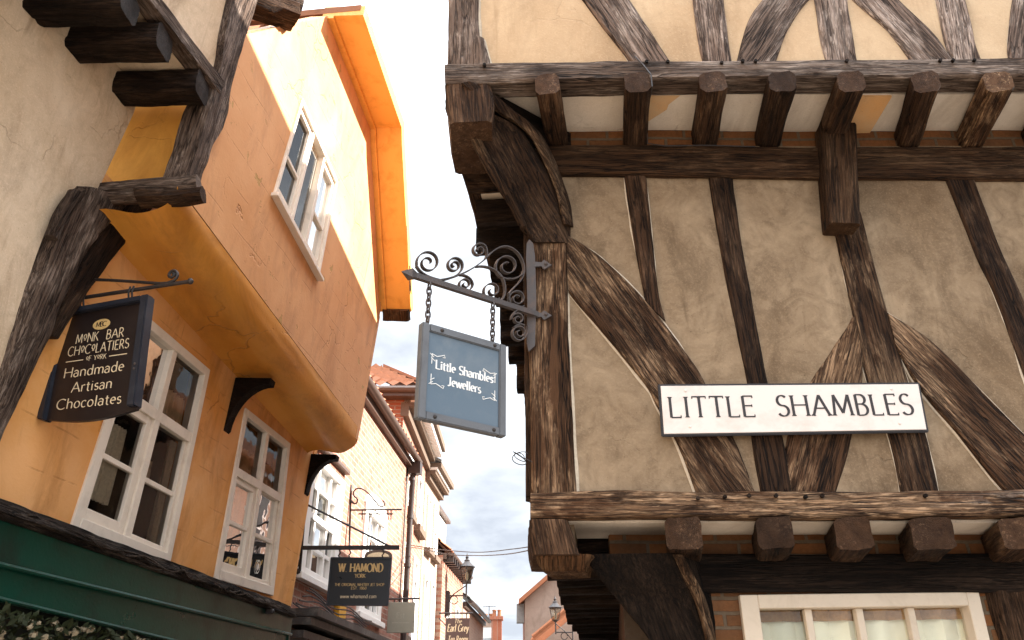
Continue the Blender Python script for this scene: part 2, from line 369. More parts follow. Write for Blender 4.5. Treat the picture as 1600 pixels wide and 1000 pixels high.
ORANGE_PAINT = m_paint('orange_paint', (.88,.42,.085), .5, (.55,.20,.02), .55, .3)
WHITE_PAINT = m_paint('white_window_paint', (.82,.72,.60), .4, (.42,.34,.26), .35)
WHITE_CLEAN = m_paint('white_paint', (.80,.77,.72), .4, (.5,.45,.4), .2)
SIGN_WHITE = m_paint('white_enamel', (.56,.495,.45), .3, (.36,.28,.23), .4, .03)
WHITE_PAINT_SHADED = m_paint('white_window_paint_shaded', (.52,.44,.345), .45, (.34,.27,.20), .5)  # darkened copy of the white window paint; lighting difference put into the colour
SIGN_BLACK = m_flat('black_sign_lettering', (.02,.015,.014), .4)
IRON = m_paint('black_wrought_iron', (.022,.018,.017), .45, (.10,.06,.045), .5, .3, 3)
IRON_GREY = m_paint('weathered_iron', (.050,.041,.039), .5, (.12,.07,.05), .55, .3, 3)
GREEN = m_paint('green_shop_paint', (.002,.042,.026), .30, (.007,.010,.006), .85, .2, .5)
LEAD = m_wood('rotten_capping', (.010,.007,.005), (.040,.027,.020), (.12,.085,.062), (.26,.20,.155), .6, 1.0)
GLASS = m_glass('window_glass', (.93,.94,.92)); GLASS_DIM = m_glass('old_window_glass', (.86,.83,.78), 1.42)
GLASS_SKY = m_glass('upper_window_glass', (.35,.37,.38), 2.1)
ROOM = m_flat('dark_room', (.05,.034,.024), .9); CURTAIN_AND_REFLECTION = m_paint('cream_curtain_and_reflection', (.80,.68,.52), .9, (.22,.12,.06), .75)
LACE = m_flat('lace_curtain', (.85,.78,.64), .9)
BLIND = m_paint('pale_blind', (.80,.77,.60), .9, (.66,.62,.46), .25, .05, .4); SHADE_BAND = m_flat('brown_blind_roll', (.34,.20,.09), .8)
BRICK_DARK = m_brick('shade_darkened_brick', (.070,.032,.016), (.16,.062,.024), (.06,.042,.028), 1, .7, (.035,.024,.017), .21, .062)  # brick colour darkened to carry the shade of the recess under the jetty
BRICK_NOG = m_brick('old_brown_brick', (.13,.055,.022), (.24,.095,.034), (.13,.095,.062), 1, .65, (.075,.052,.034), .21, .062)
BRICK_RED = m_brick('red_brick', (.30,.085,.045), (.38,.14,.08), (.36,.27,.21), 1, .3, (.40,.20,.13))
BRICK_PALE = m_brick('pale_brick', (.29,.125,.085), (.38,.19,.14), (.40,.30,.24), 1, .3, (.42,.25,.18))
BRICK_CREAM = m_brick('cream_painted_brick', (.40,.27,.20), (.44,.31,.23), (.36,.27,.21), 1, .3, (.46,.34,.26))
TILE = m_paint('clay_pantile', (.30,.125,.065), .8, (.15,.08,.05), .7, .3)
SLATE = m_paint('grey_slate', (.19,.19,.18), .7, (.10,.10,.10), .6, .3)
STONE_DARK = m_flat('brown_stone_cornice', (.16,.115,.085), .8)
GUTTER = m_flat('brown_gutter_paint', (.10,.066,.05), .4); PIPE_DARK = m_flat('dark_downpipe', (.045,.032,.028), .4)
LEAF = m_flat('garland_leaf', (.022,.026,.009), .6); PETAL = m_flat('cream_petal', (.30,.235,.15), .8)
GOLD = m_flat('gilt_lettering', (.62,.42,.17), .45); GOLD_PALE = m_flat('cream_lettering', (.72,.58,.38), .5)
CHOC = m_paint('chocolate_sign_paint', (.016,.010,.009), .35, (.03,.02,.018), .4, .05)
NAVY = m_paint('dark_navy_trim', (.016,.018,.026), .35, (.05,.05,.06), .5, .08)
BLUE_SIGN = m_paint('slate_blue_sign_paint', (.085,.118,.150), .10, (.14,.165,.185), .75, .03, .7)  # paler cloudy mottling painted in for reflected sky clouds
GREY_FRAME = m_paint('grey_frame_paint', (.105,.108,.115), .45, (.055,.055,.058), .6, .15)
LETTER_WHITE = m_flat('white_lettering', (.80,.78,.74), .5)
SIGN_DARK = m_paint('black_sign_board', (.010,.010,.012), .3, (.02,.02,.02), .3, .05)
SIGN_GREY = m_paint('grey_green_sign_board', (.26,.245,.19), .45, (.20,.19,.145), .4, .05)
SIGN_BROWN = m_paint('brown_sign_board', (.085,.052,.045), .4, (.06,.04,.035), .3, .05)
YELLOW = m_flat('yellow_box_paint', (.72,.36,.03), .5); LAMPGLASS = m_glass('lantern_glass', (.82,.80,.74), 1.6)
PAVE = m_brick('york_stone_paving', (.20,.17,.14), (.26,.22,.18), (.10,.085,.07), 1, .4, (.15,.13,.11), .6, .4)

# ------------------------------------------------------------------ lettering drawn with a broad nib
def A(cx, cy, rx, ry, a0, a1, n=12):
    return [(cx + rx*math.cos(R(a0+(a1-a0)*i/n)), cy + ry*math.sin(R(a0+(a1-a0)*i/n))) for i in range(n+1)]
X = .66
GL = {
 'A': (.80, [[(.02,0),(.39,1)],[(.39,1),(.78,0)],[(.16,.36),(.62,.36)]]),
 'B': (.58, [[(.06,0),(.06,1)],[(.06,1)]+A(.26,.77,.22,.23,90,-90)+[(.06,.54)],[(.06,.54)]+A(.27,.27,.26,.27,90,-90)+[(.06,0)]]),
 'C': (.80, [A(.46,.5,.43,.5,48,312,20)]),
 'D': (.78, [[(.06,0),(.06,1)],[(.06,1)]+A(.28,.5,.44,.5,90,-90,16)+[(.06,0)]]),
 'E': (.56, [[(.06,0),(.06,1)],[(.06,1),(.50,1)],[(.06,.53),(.44,.53)],[(.06,0),(.52,0)]]),
 'F': (.54, [[(.06,0),(.06,1)],[(.06,1),(.50,1)],[(.06,.53),(.42,.53)]]),
 'G': (.82, [A(.46,.5,.43,.5,48,330,20)+[(.83,.42)],[(.58,.42),(.86,.42)]]),
 'H': (.80, [[(.06,0),(.06,1)],[(.72,0),(.72,1)],[(.06,.53),(.72,.53)]]),
 'I': (.24, [[(.11,0),(.11,1)]]),
 'J': (.42, [[(.28,1),(.28,.18)]+A(.12,.18,.16,.2,0,-140)]),
 'K': (.68, [[(.06,0),(.06,1)],[(.56,1),(.08,.48)],[(.2,.6),(.64,0)]]),
 'L': (.54, [[(.06,0),(.06,1)],[(.06,0),(.50,0)]]),
 'M': (.96, [[(.06,0),(.14,1)],[(.14,1),(.47,.12)],[(.47,.12),(.80,1)],[(.80,1),(.88,0)]]),
 'N': (.80, [[(.06,0),(.06,1)],[(.06,1),(.72,0)],[(.72,0),(.72,1)]]),
 'O': (.92, [A(.46,.5,.43,.5,90,450,26)]),
 'P': (.56, [[(.06,0),(.06,1)],[(.06,1)]+A(.26,.74,.24,.26,90,-90)+[(.06,.48)]]),
 'R': (.64, [[(.06,0),(.06,1)],[(.06,1)]+A(.26,.75,.23,.25,90,-90)+[(.06,.5)],[(.24,.5),(.60,0)]]),
 'S': (.54, [A(.27,.755,.22,.245,38,270,14)+A(.27,.255,.245,.255,88,-150,14)]),
 'T': (.66, [[(.33,0),(.33,1)],[(.02,1),(.64,1)]]),
 'U': (.74, [[(.06,1),(.06,.3)]+A(.36,.3,.3,.3,180,360)+[(.66,1)]]),
 'V': (.76, [[(.02,1),(.38,0)],[(.38,0),(.74,1)]]),
 'W': (1.06, [[(.02,1),(.29,0)],[(.29,0),(.53,1)],[(.53,1),(.79,0)],[(.79,0),(1.04,1)]]),
 'Y': (.70, [[(.02,1),(.35,.5)],[(.68,1),(.35,.5)],[(.35,.5),(.35,0)]]),
 'a': (.48, [A(.20,.44,.19,.21,150,0)+[(.39,0)],A(.20,.185,.18,.19,60,310,14)+[(.39,.12)]]),
 'b': (.52, [[(.06,1.02),(.06,0)],A(.25,.32,.20,.32,140,-140,16)]),
 'c': (.44, [A(.25,.32,.22,.32,50,310,16)]),
 'd': (.54, [[(.46,1.02),(.46,0)],A(.25,.32,.21,.32,40,320,16)]),
 'e': (.48, [[(.05,.36),(.44,.36)]+A(.245,.34,.2,.31,5,300,16)]),
 'h': (.54, [[(.06,1.02),(.06,0)],A(.26,.42,.2,.23,170,0)+[(.46,0)]]),
 'i': (.22, [[(.10,.64),(.10,0)],[(.08,.86),(.125,.9)]]),
 'l': (.22, [[(.10,1.02),(.10,0)]]),
 'm': (.84, [[(.06,.64),(.06,0)],A(.24,.44,.18,.21,165,0)+[(.42,0)],A(.60,.44,.18,.21,165,0)+[(.78,0)]]),
 'n': (.54, [[(.06,.64),(.06,0)],A(.26,.42,.2,.23,170,0)+[(.46,0)]]),
 'o': (.54, [A(.27,.32,.225,.32,90,450,22)]),
 'r': (.36, [[(.06,.64),(.06,0)],A(.24,.42,.18,.22,170,60)]),
 's': (.38, [A(.19,.485,.14,.16,40,265,10)+A(.19,.165,.155,.165,88,-145,10)]),
 't': (.34, [[(.15,.86),(.15,.14)]+A(.27,.14,.12,.14,180,290),[(.02,.63),(.31,.63)]]),
 'w': (.76, [[(.02,.64),(.2,0)],[(.2,0),(.38,.64)],[(.38,.64),(.56,0)],[(.56,0),(.74,.64)]]),
 'y': (.52, [[(.04,.64),(.26,.02)],[(.48,.64),(.2,-.22)]+[(.08,-.27)]]),
 '.': (.24, [[(.08,.03),(.135,.03)]]), '0': (.58, [A(.28,.5,.23,.5,90,450,22)]), '1': (.36, [[(.2,0),(.2,1)],[(.2,1),(.08,.86)]]),
 '6': (.56, [A(.3,.62,.26,.38,60,180)+A(.28,.3,.24,.3,180,540,18)]), '8': (.54, [A(.27,.76,.2,.24,-90,270,18),A(.27,.27,.24,.27,90,450,18)]), ' ': (.34, []), '°': (.52, [A(.25,.64,.19,.26,90,450,18),[(.12,.26),(.38,.26)]]),
}
def text_width(s, track=.1): return sum(GL[c][0] + track for c in s) - track
def letters(bm, pl, s, u, v, h, thick=.13, thin=.05, serif=.0, track=.1, width=None, align='c', d=.002, ht=.0015, nib=18, slant=0., xs=1.0, warp=None):
    """draws s on plane pl; baseline point (u,v); h cap height; width squeezes the line to an exact length"""
    W = text_width(s, track)*h*xs
    if width: xs *= width/W; W = width
    x0 = u - (W/2 if align == 'c' else 0); k = [0]
    def P(x, y): 
        uu, vv = x, y
        return (uu, vv)
    def quad(pts):
        k[0] += 1; dd = d + (k[0] % 9)*.00006
        if warp: pts = [warp(*p) for p in pts]
        f = [bm.verts.new(pl.p(p[0], p[1], dd+ht)) for p in pts]; b = [bm.verts.new(pl.p(p[0], p[1], d-.002)) for p in pts]
        n = len(pts)
        bm.faces.new(f)
        for i in range(n): bm.faces.new((f[i], f[(i+1)%n], b[(i+1)%n], b[i]))
    nx, ny = math.cos(R(nib)), math.sin(R(nib))
    for ch in s:
        adv, strokes = GL[ch]
        ends = {}
        for st in strokes:
            for q in (st[0], st[-1]): ends[(round(q[0],2), round(q[1],2))] = ends.get((round(q[0],2), round(q[1],2)), 0) + 1
        for st in strokes:
            pts = [(x0 + (p[0] + slant*p[1])*h*xs, v + p[1]*h) for p in st]; n = len(pts)
            lr = []
            for i, p in enumerate(pts):
                a = pts[max(0,i-1)]; b = pts[min(n-1,i+1)]; dx, dy = b[0]-a[0], b[1]-a[1]; l = math.hypot(dx, dy) or 1; dx /= l; dy /= l
                wd = h*(thin + (thick-thin)*abs(dx*ny - dy*nx))/2
                lr.append(((p[0]-dy*wd, p[1]+dx*wd), (p[0]+dy*wd, p[1]-dx*wd)))
            for (a, b), (c, e_) in zip(lr, lr[1:]): quad([a, b, e_, c])
            if serif:
                for i, j in ((0,1),(-1,-2)):
                    q = st[i]; 
                    if ends[(round(q[0],2), round(q[1],2))] > 1: continue
                    dx, dy = st[j][0]-q[0], st[j][1]-q[1]; l = math.hypot(dx,dy) or 1
                    p = pts[i]; sw = serif*h; stt = thin*h*.9
                    if abs(dy)/l > .55 and len(st) < 6 and (q[1] < .03 or q[1] > .6):
                        sg = 1 if q[1] < .3 else -1
                        quad([(p[0]-sw-thick*h*.4, p[1]), (p[0]+sw+thick*h*.4, p[1]), (p[0]+thick*h*.5, p[1]+sg*stt*1.6), (p[0]-thick*h*.5, p[1]+sg*stt*1.6)] if sg > 0 else
                             [(p[0]-sw-thick*h*.4, p[1]), (p[0]-thick*h*.5, p[1]-stt*1.6), (p[0]+thick*h*.5, p[1]-stt*1.6), (p[0]+sw+thick*h*.4, p[1])])
                    elif abs(dx)/l > .8 and len(st) < 4 and dx*dx > .01:
                        vv = -1 if q[1] > .8 else (1 if q[1] < .2 else 0)
                        y0, y1 = (p[1]-sw*.9, p[1]+sw*.9) if vv == 0 else ((p[1]-sw*1.5, p[1]+thin*h/2) if vv < 0 else (p[1]-thin*h/2, p[1]+sw*1.5))
                        quad([(p[0]-stt/2, y0), (p[0]+stt/2, y0), (p[0]+stt/2, y1), (p[0]-stt/2, y1)])
        x0 += (adv + track)*h*xs
def stroke(bm, pl, pts, wd, d=.002, ht=.0015):
    strap(bm, [pl.p(a, b, d+ht/2) for a, b in pts], pl.n, ht+.002, wd)
def spiral(cx, cy, r0, r1, a0, turns, n=None, e=1.0):
    n = n or max(10, int(abs(turns)*22))
    return [(cx + (r0+(r1-r0)*(i/n)**e)*math.cos(R(a0)+2*math.pi*turns*i/n), cy + (r0+(r1-r0)*(i/n)**e)*math.sin(R(a0)+2*math.pi*turns*i/n)) for i in range(n+1)]

# ------------------------------------------------------------------ windows
def window(pl, quad, parent, name, mat, bars, panes, glass, depth=(-.09,.012), sill=None, room=.7, curtain=None, paned=-.035, label=None):
    """quad: four points (tl,tr,br,bl) in pl's uv. bars: (a0,a1,b0,b1,d0,d1) as shares of the opening, a across, b down."""
    tl, tr, br, bl = [V(q) for q in quad]
    def P(a, b, d): q = tl.lerp(tr, a).lerp(bl.lerp(br, a), b); return pl.p(q.x, q.y, d)
    bm = bmesh.new()
    for i, (a0,a1,b0,b1,d0,d1) in enumerate(bars):
        e = .0004*(i % 7)
        hexa(bm, [P(a,b,d) for d in (d0-e,d1+e) for a,b in ((a0,b0),(a1,b0),(a1,b1),(a0,b1))])
    bmesh.ops.bevel(bm, geom=sharp(bm), offset=.003, segments=1, affect='EDGES')
    w_ = part(name, bm, mat, parent)
    if label: w_['label'] = label
    bm = bmesh.new()
    for (a0,a1,b0,b1) in panes:
        bm.faces.new([bm.verts.new(P(a,b,paned + random.uniform(-.002,.002))) for a,b in ((a0,b1),(a1,b1),(a1,b0),(a0,b0))])
    part('pane', bm, glass, w_)
    if sill:
        bm = bmesh.new(); o, h_, dd = sill
        hexa(bm, [P(a,b,d) for d in (-.05,dd) for a,b in ((-o,1.0),(1+o,1.0),(1+o,1+h_),(-o,1+h_))]); bmesh.ops.bevel(bm, geom=sharp(bm), offset=.004, segments=1, affect='EDGES')
        part('sill', bm, mat, w_)
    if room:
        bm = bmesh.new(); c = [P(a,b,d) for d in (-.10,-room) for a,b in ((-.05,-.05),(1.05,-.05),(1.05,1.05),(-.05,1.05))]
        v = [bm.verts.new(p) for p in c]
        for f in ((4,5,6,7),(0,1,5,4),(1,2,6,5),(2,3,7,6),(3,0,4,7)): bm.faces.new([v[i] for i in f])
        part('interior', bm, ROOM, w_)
    if curtain:
        for (a0,a1,b0,b1,d,cm) in curtain:
            bm = bmesh.new(); n = 26; rows = []
            for j in range(7):
                rows.append([bm.verts.new(P(a0+(a1-a0)*i/n, b0+(b1-b0)*j/6, d + .018*math.sin(i*1.7+j*.2))) for i in range(n+1)])
            for r0, r1 in zip(rows, rows[1:]):
                for i in range(n): bm.faces.new((r0[i], r0[i+1], r1[i+1], r1[i]))
            part('curtain', bm, cm, w_, smooth=True)
    return w_, P
def grid_bars(cols, rows, fr=(.06,.06,.05,.05), br=.03, d=(-.07,.012), db=(-.055,-.012)):
    """outer frame plus glazing bars at the given shares; returns bars and panes"""
    l,r,t,b = fr
    bars = [(0,l,0,1,*d),(1-r,1,0,1,*d),(l,1-r,0,t,*d),(l,1-r,1-b,1,*d)]
    cs = [l]+list(cols)+[1-r]; rs = [t]+list(rows)+[1-b]
    for c in cols: bars.append((c-br/2,c+br/2,t,1-b,*db))
    for q in rows: bars.append((l,1-r,q-br/2,q+br/2,db[0],db[1]-.002))
    return bars, [(a,b2,c,d2) for a,b2 in zip(cs,cs[1:]) for c,d2 in zip(rs,rs[1:])]

def sheet(bm, pl, u0, u1, v0, v1, th, step=.06, amp=.006):
    """plaster face: a gently uneven panel with thickness, in pl's local frame"""
    nu, nv = max(2,int((u1-u0)/step)), max(2,int((v1-v0)/step)); o = V((random.random()*30,)*3)
    G = [[bm.verts.new((u0+(u1-u0)*i/nu, v0+(v1-v0)*j/nv, amp*(noise.noise(V((i*step*1.5, j*step*1.5, 0))+o)+.5*noise.noise(V((i*step*5, j*step*5, 0))+o)))) for i in range(nu+1)] for j in range(nv+1)]
    for j in range(nv):
        for i in range(nu): bm.faces.new((G[j][i], G[j][i+1], G[j+1][i+1], G[j+1][i]))
    edge = [G[0][i] for i in range(nu)]+[G[j][nu] for j in range(nv)]+[G[nv][i] for i in range(nu,0,-1)]+[G[j][0] for j in range(nv,0,-1)]
    bk = [bm.verts.new((v.co.x, v.co.y, -th)) for v in edge]; n = len(edge)
    for i in range(n): bm.faces.new((edge[i], bk[i], bk[(i+1)%n], edge[(i+1)%n]))
    bm.faces.new(bk)
def fillets(FL, root, wd=.008, back=.022, mat=None):
    bm = bmesh.new()
    for L, Rr, pl in FL:
        for side, oth in (((Rr,L),) if L[0].x < .15 and abs(L[0].x-L[-1].x) < .1 else ((L,Rr),(Rr,L))):
            n = max(4, int((side[-1]-side[0]).length/.05)); pr = None
            for i in range(n+1):
                t = i/n; p = catmull(side, t); q = catmull(oth, t); o = (p-q).normalized(); z = pl.n
                w_ = wd*(1+.7*noise.noise(p*9)); a = p - o*.012 - z*(back-.007); b = p + o*w_ - z*(back-.001); c = p + o*(w_+.004) - z*(back+.006)
                cur = [bm.verts.new(x) for x in (a,b,c)]
                if pr:
                    bm.faces.new((pr[0],pr[1],cur[1],cur[0])); bm.faces.new((pr[1],pr[2],cur[2],cur[1]))
                pr = cur
    return part('lime_fillet', bm, mat or FILLET, root)

# ------------------------------------------------------------------ the street
bm = bmesh.new()
bmesh.ops.create_grid(bm, x_segments=2, y_segments=2, size=300, matrix=Matrix.Translation((0,150,-.02)))
struct('ground', bm, m_flat('earth', (.16,.14,.12), .95))
bm = bmesh.new(); v = [bm.verts.new(p) for p in ((-4.5,-9,0),(4.5,-9,0),(4.8,40,0),(-4.2,40,0))]; bm.faces.new(v)
struct('street', bm, PAVE)

# ------------------------------------------------------------------ the timber framed building on the right
RBX = thing('timber_framed_building', 'dark oak framed jettied building with brown plaster panels, facing the camera across the lane', 'building', (1.6,4.5,0))
P1 = front(3.5); P1b = front(3.525, 0, 0); P2 = front(3.12); PG = front(3.80)
XE = 3.6                                        # the facade goes on past the frame
FL = []; FL2 = []
# plaster of the two jettied storeys
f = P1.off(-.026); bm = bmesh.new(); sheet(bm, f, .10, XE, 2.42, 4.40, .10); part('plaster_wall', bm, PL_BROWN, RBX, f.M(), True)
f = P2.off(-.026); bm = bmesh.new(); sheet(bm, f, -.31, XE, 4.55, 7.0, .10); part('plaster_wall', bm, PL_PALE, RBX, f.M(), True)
# first storey frame
tpx('corner_post', [(829,366,885,366),(826,500,889,500),(828,640,895,640),(829,772,902,772)], P1, .17, OAK_WORN, RBX, FL, rough=.006)
tpx('brace', [(884,364,888,455),(942,402,918,490),(1012,470,962,542),(1076,555,1010,602),(1102,597,1026,634),(1150,690,1057,688),(1182,772,1090,772)], P1.off(-.004), .1, OAK_WORN, RBX, FL)
tpx('stud', [(975,268,1009,268),(990,370,1020,370),(1004,440,1031,462),(1010,474,1040,500)], P1.off(-.008), .1, OAK, RBX, FL)
tpx('stud', [(1105,268,1144,268),(1128,400,1164,400),(1166,595,1201,595),(1176,690,1226,690),(1190,772,1240,772)], P1.off(-.010), .1, OAK, RBX, FL)
tpx('stud', [(1300,330,1346,330),(1333,488,1388,488),(1356,595,1420,595),(1392,684,1450,684),(1410,772,1470,772)], P1.off(-.006), .1, OAK_WORN, RBX, FL)
tpx('brace', [(1334,490,1352,490),(1292,560,1350,560),(1266,600,1348,600),(1228,688,1332,684),(1234,772,1308,772)], P1.off(-.012), .1, OAK_WORN, RBX, FL)
tpx('brace', [(1388,486,1400,540),(1452,528,1440,608),(1522,595,1505,684),(1602,676,1574,768),(1650,716,1630,800)], P1.off(-.003), .1, OAK_WORN, RBX, FL)
tpx('stud', [(1474,268,1521,268),(1520,380,1566,390),(1560,470,1602,470),(1608,600,1655,600),(1668,772,1716,772)], P1.off(-.009), .1, OAK, RBX, FL)
tpx('stud', [(1640,268,1690,268),(1740,480,1790,480),(1860,772,1920,772)], P1.off(-.009), .1, OAK, RBX, FL)
pl_ = tpx('wall_plate', [(838,226,838,271),(1050,225,1050,272),(1300,228,1300,276),(1620,228,1620,278),(1950,230,1950,284)], P1.off(.012), .16, OAK_BROWN, RBX, [], rough=.005)
fillets(FL, RBX)
sill = tpx('sill_beam', [(829,769,829,810),(1000,767,1000,808),(1250,768,1250,808),(1620,765,1620,806),(1960,763,1960,806)], P1.off(.030), .085, OAK_WORN, RBX, [], rough=.006)
for x, y in ((1132,777),(1170,775),(1212,775),(1258,777),(1284,775),(1445,775),(1090,779)):
    bm = bmesh.new(); p = P1.off(.032).hit(x,y); tube(bm, [p+V((0,.02,0)), p+V((0,-.012,0))], .009, 7); part('oak_peg', bm, OAK_BLACK, sill)
# the flared post head that carries the corner of the upper storey
def dpt(x, y, Y): return front(Y).hit(x, y)
st = []
for (lx,ly,rx,ry,Y,bk) in ((722,176,772,176,3.20,.30),(740,225,812,198,3.27,.30),(770,280,846,254,3.35,.28),(795,318,869,296,3.42,.24),(812,350,880,348,3.47,.2),(829,378,885,378,3.488,.18)):
    a, b = dpt(lx,ly,Y), dpt(rx,ry,Y); bk_ = V((.10,bk*.75,0)); st.append([a, b, b+bk_, a+bk_])
timber('post_head', st, OAK, RBX, rough=.005, cham=.02)
st = []
for (lx,ly,rx,ry,Y) in ((718,130,736,126,3.10),(742,150,764,140,3.13),(775,174,794,165,3.19),(810,196,828,192,3.25),(832,222,848,225,3.30),(850,258,864,264,3.36),(867,300,878,304,3.42),(878,350,888,350,3.465)):
    a, b = dpt(lx,ly,Y), dpt(rx,ry,Y); st.append([a, b, b+V((.05,.10,.03)), a+V((.05,.10,.03))])
timber('bracket_edge', st, OAK_WORN, RBX, rough=.005)
st = []
for (lx,ly,rx,ry,Y) in ((722,178,734,176,3.19),(738,225,752,222,3.26),(768,282,782,278,3.34),(793,320,806,316,3.41),(811,356,822,352,3.46)):
    a, b = dpt(lx,ly,Y), dpt(rx,ry,Y); st.append([a, b, b+V((.05,.10,.0)), a+V((.05,.10,.0))])
timber('bracket_edge', st, OAK_WORN, RBX, rough=.006)
tbar('dragon_beam', (-.22,3.20,4.45), (.30,3.60,4.45), .12, .12, OAK_BLACK, RBX)
tpx('corner_block', [(694,129,766,129),(697,160,772,162),(703,192,768,188)], front(3.12), .42, OAK, RBX, [], rough=.006, cham=.02)
# second storey jetty: bressumer, joists, soffit
bre = tpx('bressumer', [(694,98,695,128),(900,95,900,125),(1200,92,1200,121),(1620,88,1620,117),(1960,85,1960,114)], P2.off(.012), .13, OAK_GREY, RBX, [], rough=.005)
for x, y in ((757,98),(1010,93),(1043,93),(1127,95),(1160,92),(1180,92),(1322,92),(1468,91),(1488,91),(1521,91)):
    bm = bmesh.new(); p = P2.off(.012).hit(x,y+5); tube(bm, [p+V((0,.02,0)), p+V((0,-.014,0))], .009, 7); part('oak_peg', bm, OAK_BLACK, bre)
jst = []
for i, (x0,x1,m) in enumerate(((855,873,OAK),(996,989,OAK),(1113,1094,OAK),(1221,1190,OAK),(1329,1283,OAK),(1446,1406,OAK),(1558,1500,OAK_WORN),(1665,1598,OAK),(1780,1700,OAK))):
    a = front(3.095).hit(x0,133); b = front(3.64).hit(x1,222); wd = .118 + .012*random.random()
    tbar('joist', (a.x,3.085 + random.uniform(-.01,.012),4.445), (b.x,3.64,4.445), wd, .125, m, RBX, rough=.006, cham=.022)
bm = bmesh.new(); box(bm, (-.1,3.245,4.512), (XE,3.60,4.54)); part('soffit_plaster', bm, PL_WHITE, RBX)
a = front(3.3).hit(1315,172); b = front(3.3).hit(1390,172); bm = bmesh.new(); box(bm, (a.x,3.25,4.500), (b.x,3.55,4.511)); part('soffit_patch', bm, PL_OCHRE, RBX)['label'] = 'ochre stained soffit panel between joists'
a = front(3.3).hit(1016,172); b = front(3.3).hit(1062,172)
bm = bmesh.new(); v = [bm.verts.new(q) for q in ((a.x,3.25,4.509),(b.x,3.25,4.509),(b.x-.05,3.32,4.509),(a.x+.10,3.36,4.509),(a.x,3.47,4.509))]; bm.faces.new(v); part('soffit_patch', bm, PL_OCHRE, RBX)
f = front(3.535); bm = bmesh.new(); sheet(bm, f, .0, XE, 4.36, 4.52, .05, .03, .012); part('brick_nogging', bm, BRICK_NOG, RBX, f.M())
# hanging oak stub under the fifth joist
tpx('pendant_block', [(1284,188,1340,192),(1290,270,1342,270),(1297,347,1346,349)], front(3.40), .13, OAK_BROWN, RBX, [], rough=.004, cham=.015)
# second storey frame
tpx('corner_post', [(700,-420,752,-420),(700,0,748,0),(699,60,756,60),(697,101,768,101)], P2, .16, OAK_SILVER, RBX, FL2, rough=.006)
for nm, prs, m in (('brace', [(700,-300,800,-300),(810,-140,885,-140),(912,0,986,0),(992,104,1056,104)], OAK_SILVER),
                   ('stud', [(1040,-400,1085,-400),(1084,0,1131,0),(1100,104,1144,104)], OAK_SILVER),
                   ('brace', [(1262,-80,1330,-60),(1205,-20,1282,-20),(1170,30,1240,30),(1149,104,1208,104)], OAK_SILVER),
                   ('stud', [(1225,-400,1275,-400),(1275,0,1326,0),(1294,104,1343,104)], OAK_SILVER),
                   ('brace', [(1235,-100,1310,-120),(1335,-2,1400,-10),(1392,50,1460,50),(1432,104,1498,104)], OAK_SILVER),
                   ('stud', [(1400,-400,1440,-400),(1465,0,1512,0),(1492,104,1538,104)], OAK_SILVER),
                   ('stud', [(1640,-400,1690,-400),(1584,0,1632,0),(1578,104,1626,104)], OAK_SILVER),
                   ('stud', [(1700,-400,1760,-400),(1790,0,1840,0),(1810,104,1860,104)], OAK_SILVER)):
    tpx(nm, prs, P2.off(-.004 - .0015*random.random()*4), .1, m, RBX, FL2)
fillets(FL2, RBX, .008)
# first floor jetty over the shop
for x0, x1 in ((1068,1070),(1212,1200),(1334,1310),(1457,1425),(1596,1550),(1735,1680),(1880,1810)):
    a = front(3.46).hit(x0,835); b = front(3.95).hit(x1,860)
    tbar('joist', (a.x,3.462,2.318), (b.x,3.97,2.318), .145+.02*random.random(), .13, OAK, RBX, rough=.007, cham=.014)
tpx('corner_block', [(827,811,888,811),(828,838,897,836),(834,866,906,866)], front(3.475), .45, OAK, RBX, [], rough=.006, cham=.02)
bm = bmesh.new(); box(bm, (.12,3.56,2.384), (XE,3.90,2.41)); part('soffit_plaster', bm, PL_WHITE, RBX)
f = front(3.81); bm = bmesh.new(); sheet(bm, f, .45, XE, 2.25, 2.40, .05, .03, .014); part('brick_nogging', bm, BRICK_NOG, RBX, f.M())
tbar('lintel', (.55,3.82,2.205), (XE,3.82,2.205), .14, .165, OAK_BLACK, RBX)
# lower corner: curved bracket and the door post at the right
st = []
for (lx,ly,rx,ry,Y,b) in ((905,866,1052,864,3.56,.3),(935,905,1072,905,3.63,.28),(963,940,1088,940,3.70,.26),(1010,1000,1106,1000,3.76,.22),(1046,1060,1116,1070,3.79,.2),(1060,1160,1130,1180,3.80,.2)):
    p, q = dpt(lx,ly,Y), dpt(rx,ry,Y); d_ = V((.16,b*.7,0)); st.append([p, q, q+d_, p+d_])
timber('post_head', st, OAK_BLACK, RBX, rough=.005, cham=.02)
p = st[-1]; cx = (p[0]+p[1])/2
st = []
for (lx,ly,rx,ry,Y) in ((1050,866,1066,866,3.545),(1068,905,1086,903,3.615),(1085,940,1102,938,3.685),(1102,1000,1118,998,3.745),(1112,1070,1128,1070,3.775)):
    p, q = dpt(lx,ly,Y), dpt(rx,ry,Y); st.append([p, q, q+V((.03,.1,0)), p+V((.03,.1,0))])
timber('bracket_edge', st, OAK_WORN, RBX)
tbar('post', (cx.x+.05,3.90,0), (cx.x+.05,3.90,1.9), .22, .2, OAK_BLACK, RBX, up=(0,1,0))
tpx('door_post', [(1540,868,1606,868),(1545,915,1612,915),(1556,960,1626,960),(1572,1010,1646,1010),(1590,1080,1660,1080)], front(3.76), .18, OAK, RBX, [], rough=.008, cham=.03)
a = front(3.76).hit(1625,1080); tbar('post', (a.x,3.86,0), (a.x,3.86,1.85), .2, .18, OAK, RBX, up=(0,1,0))
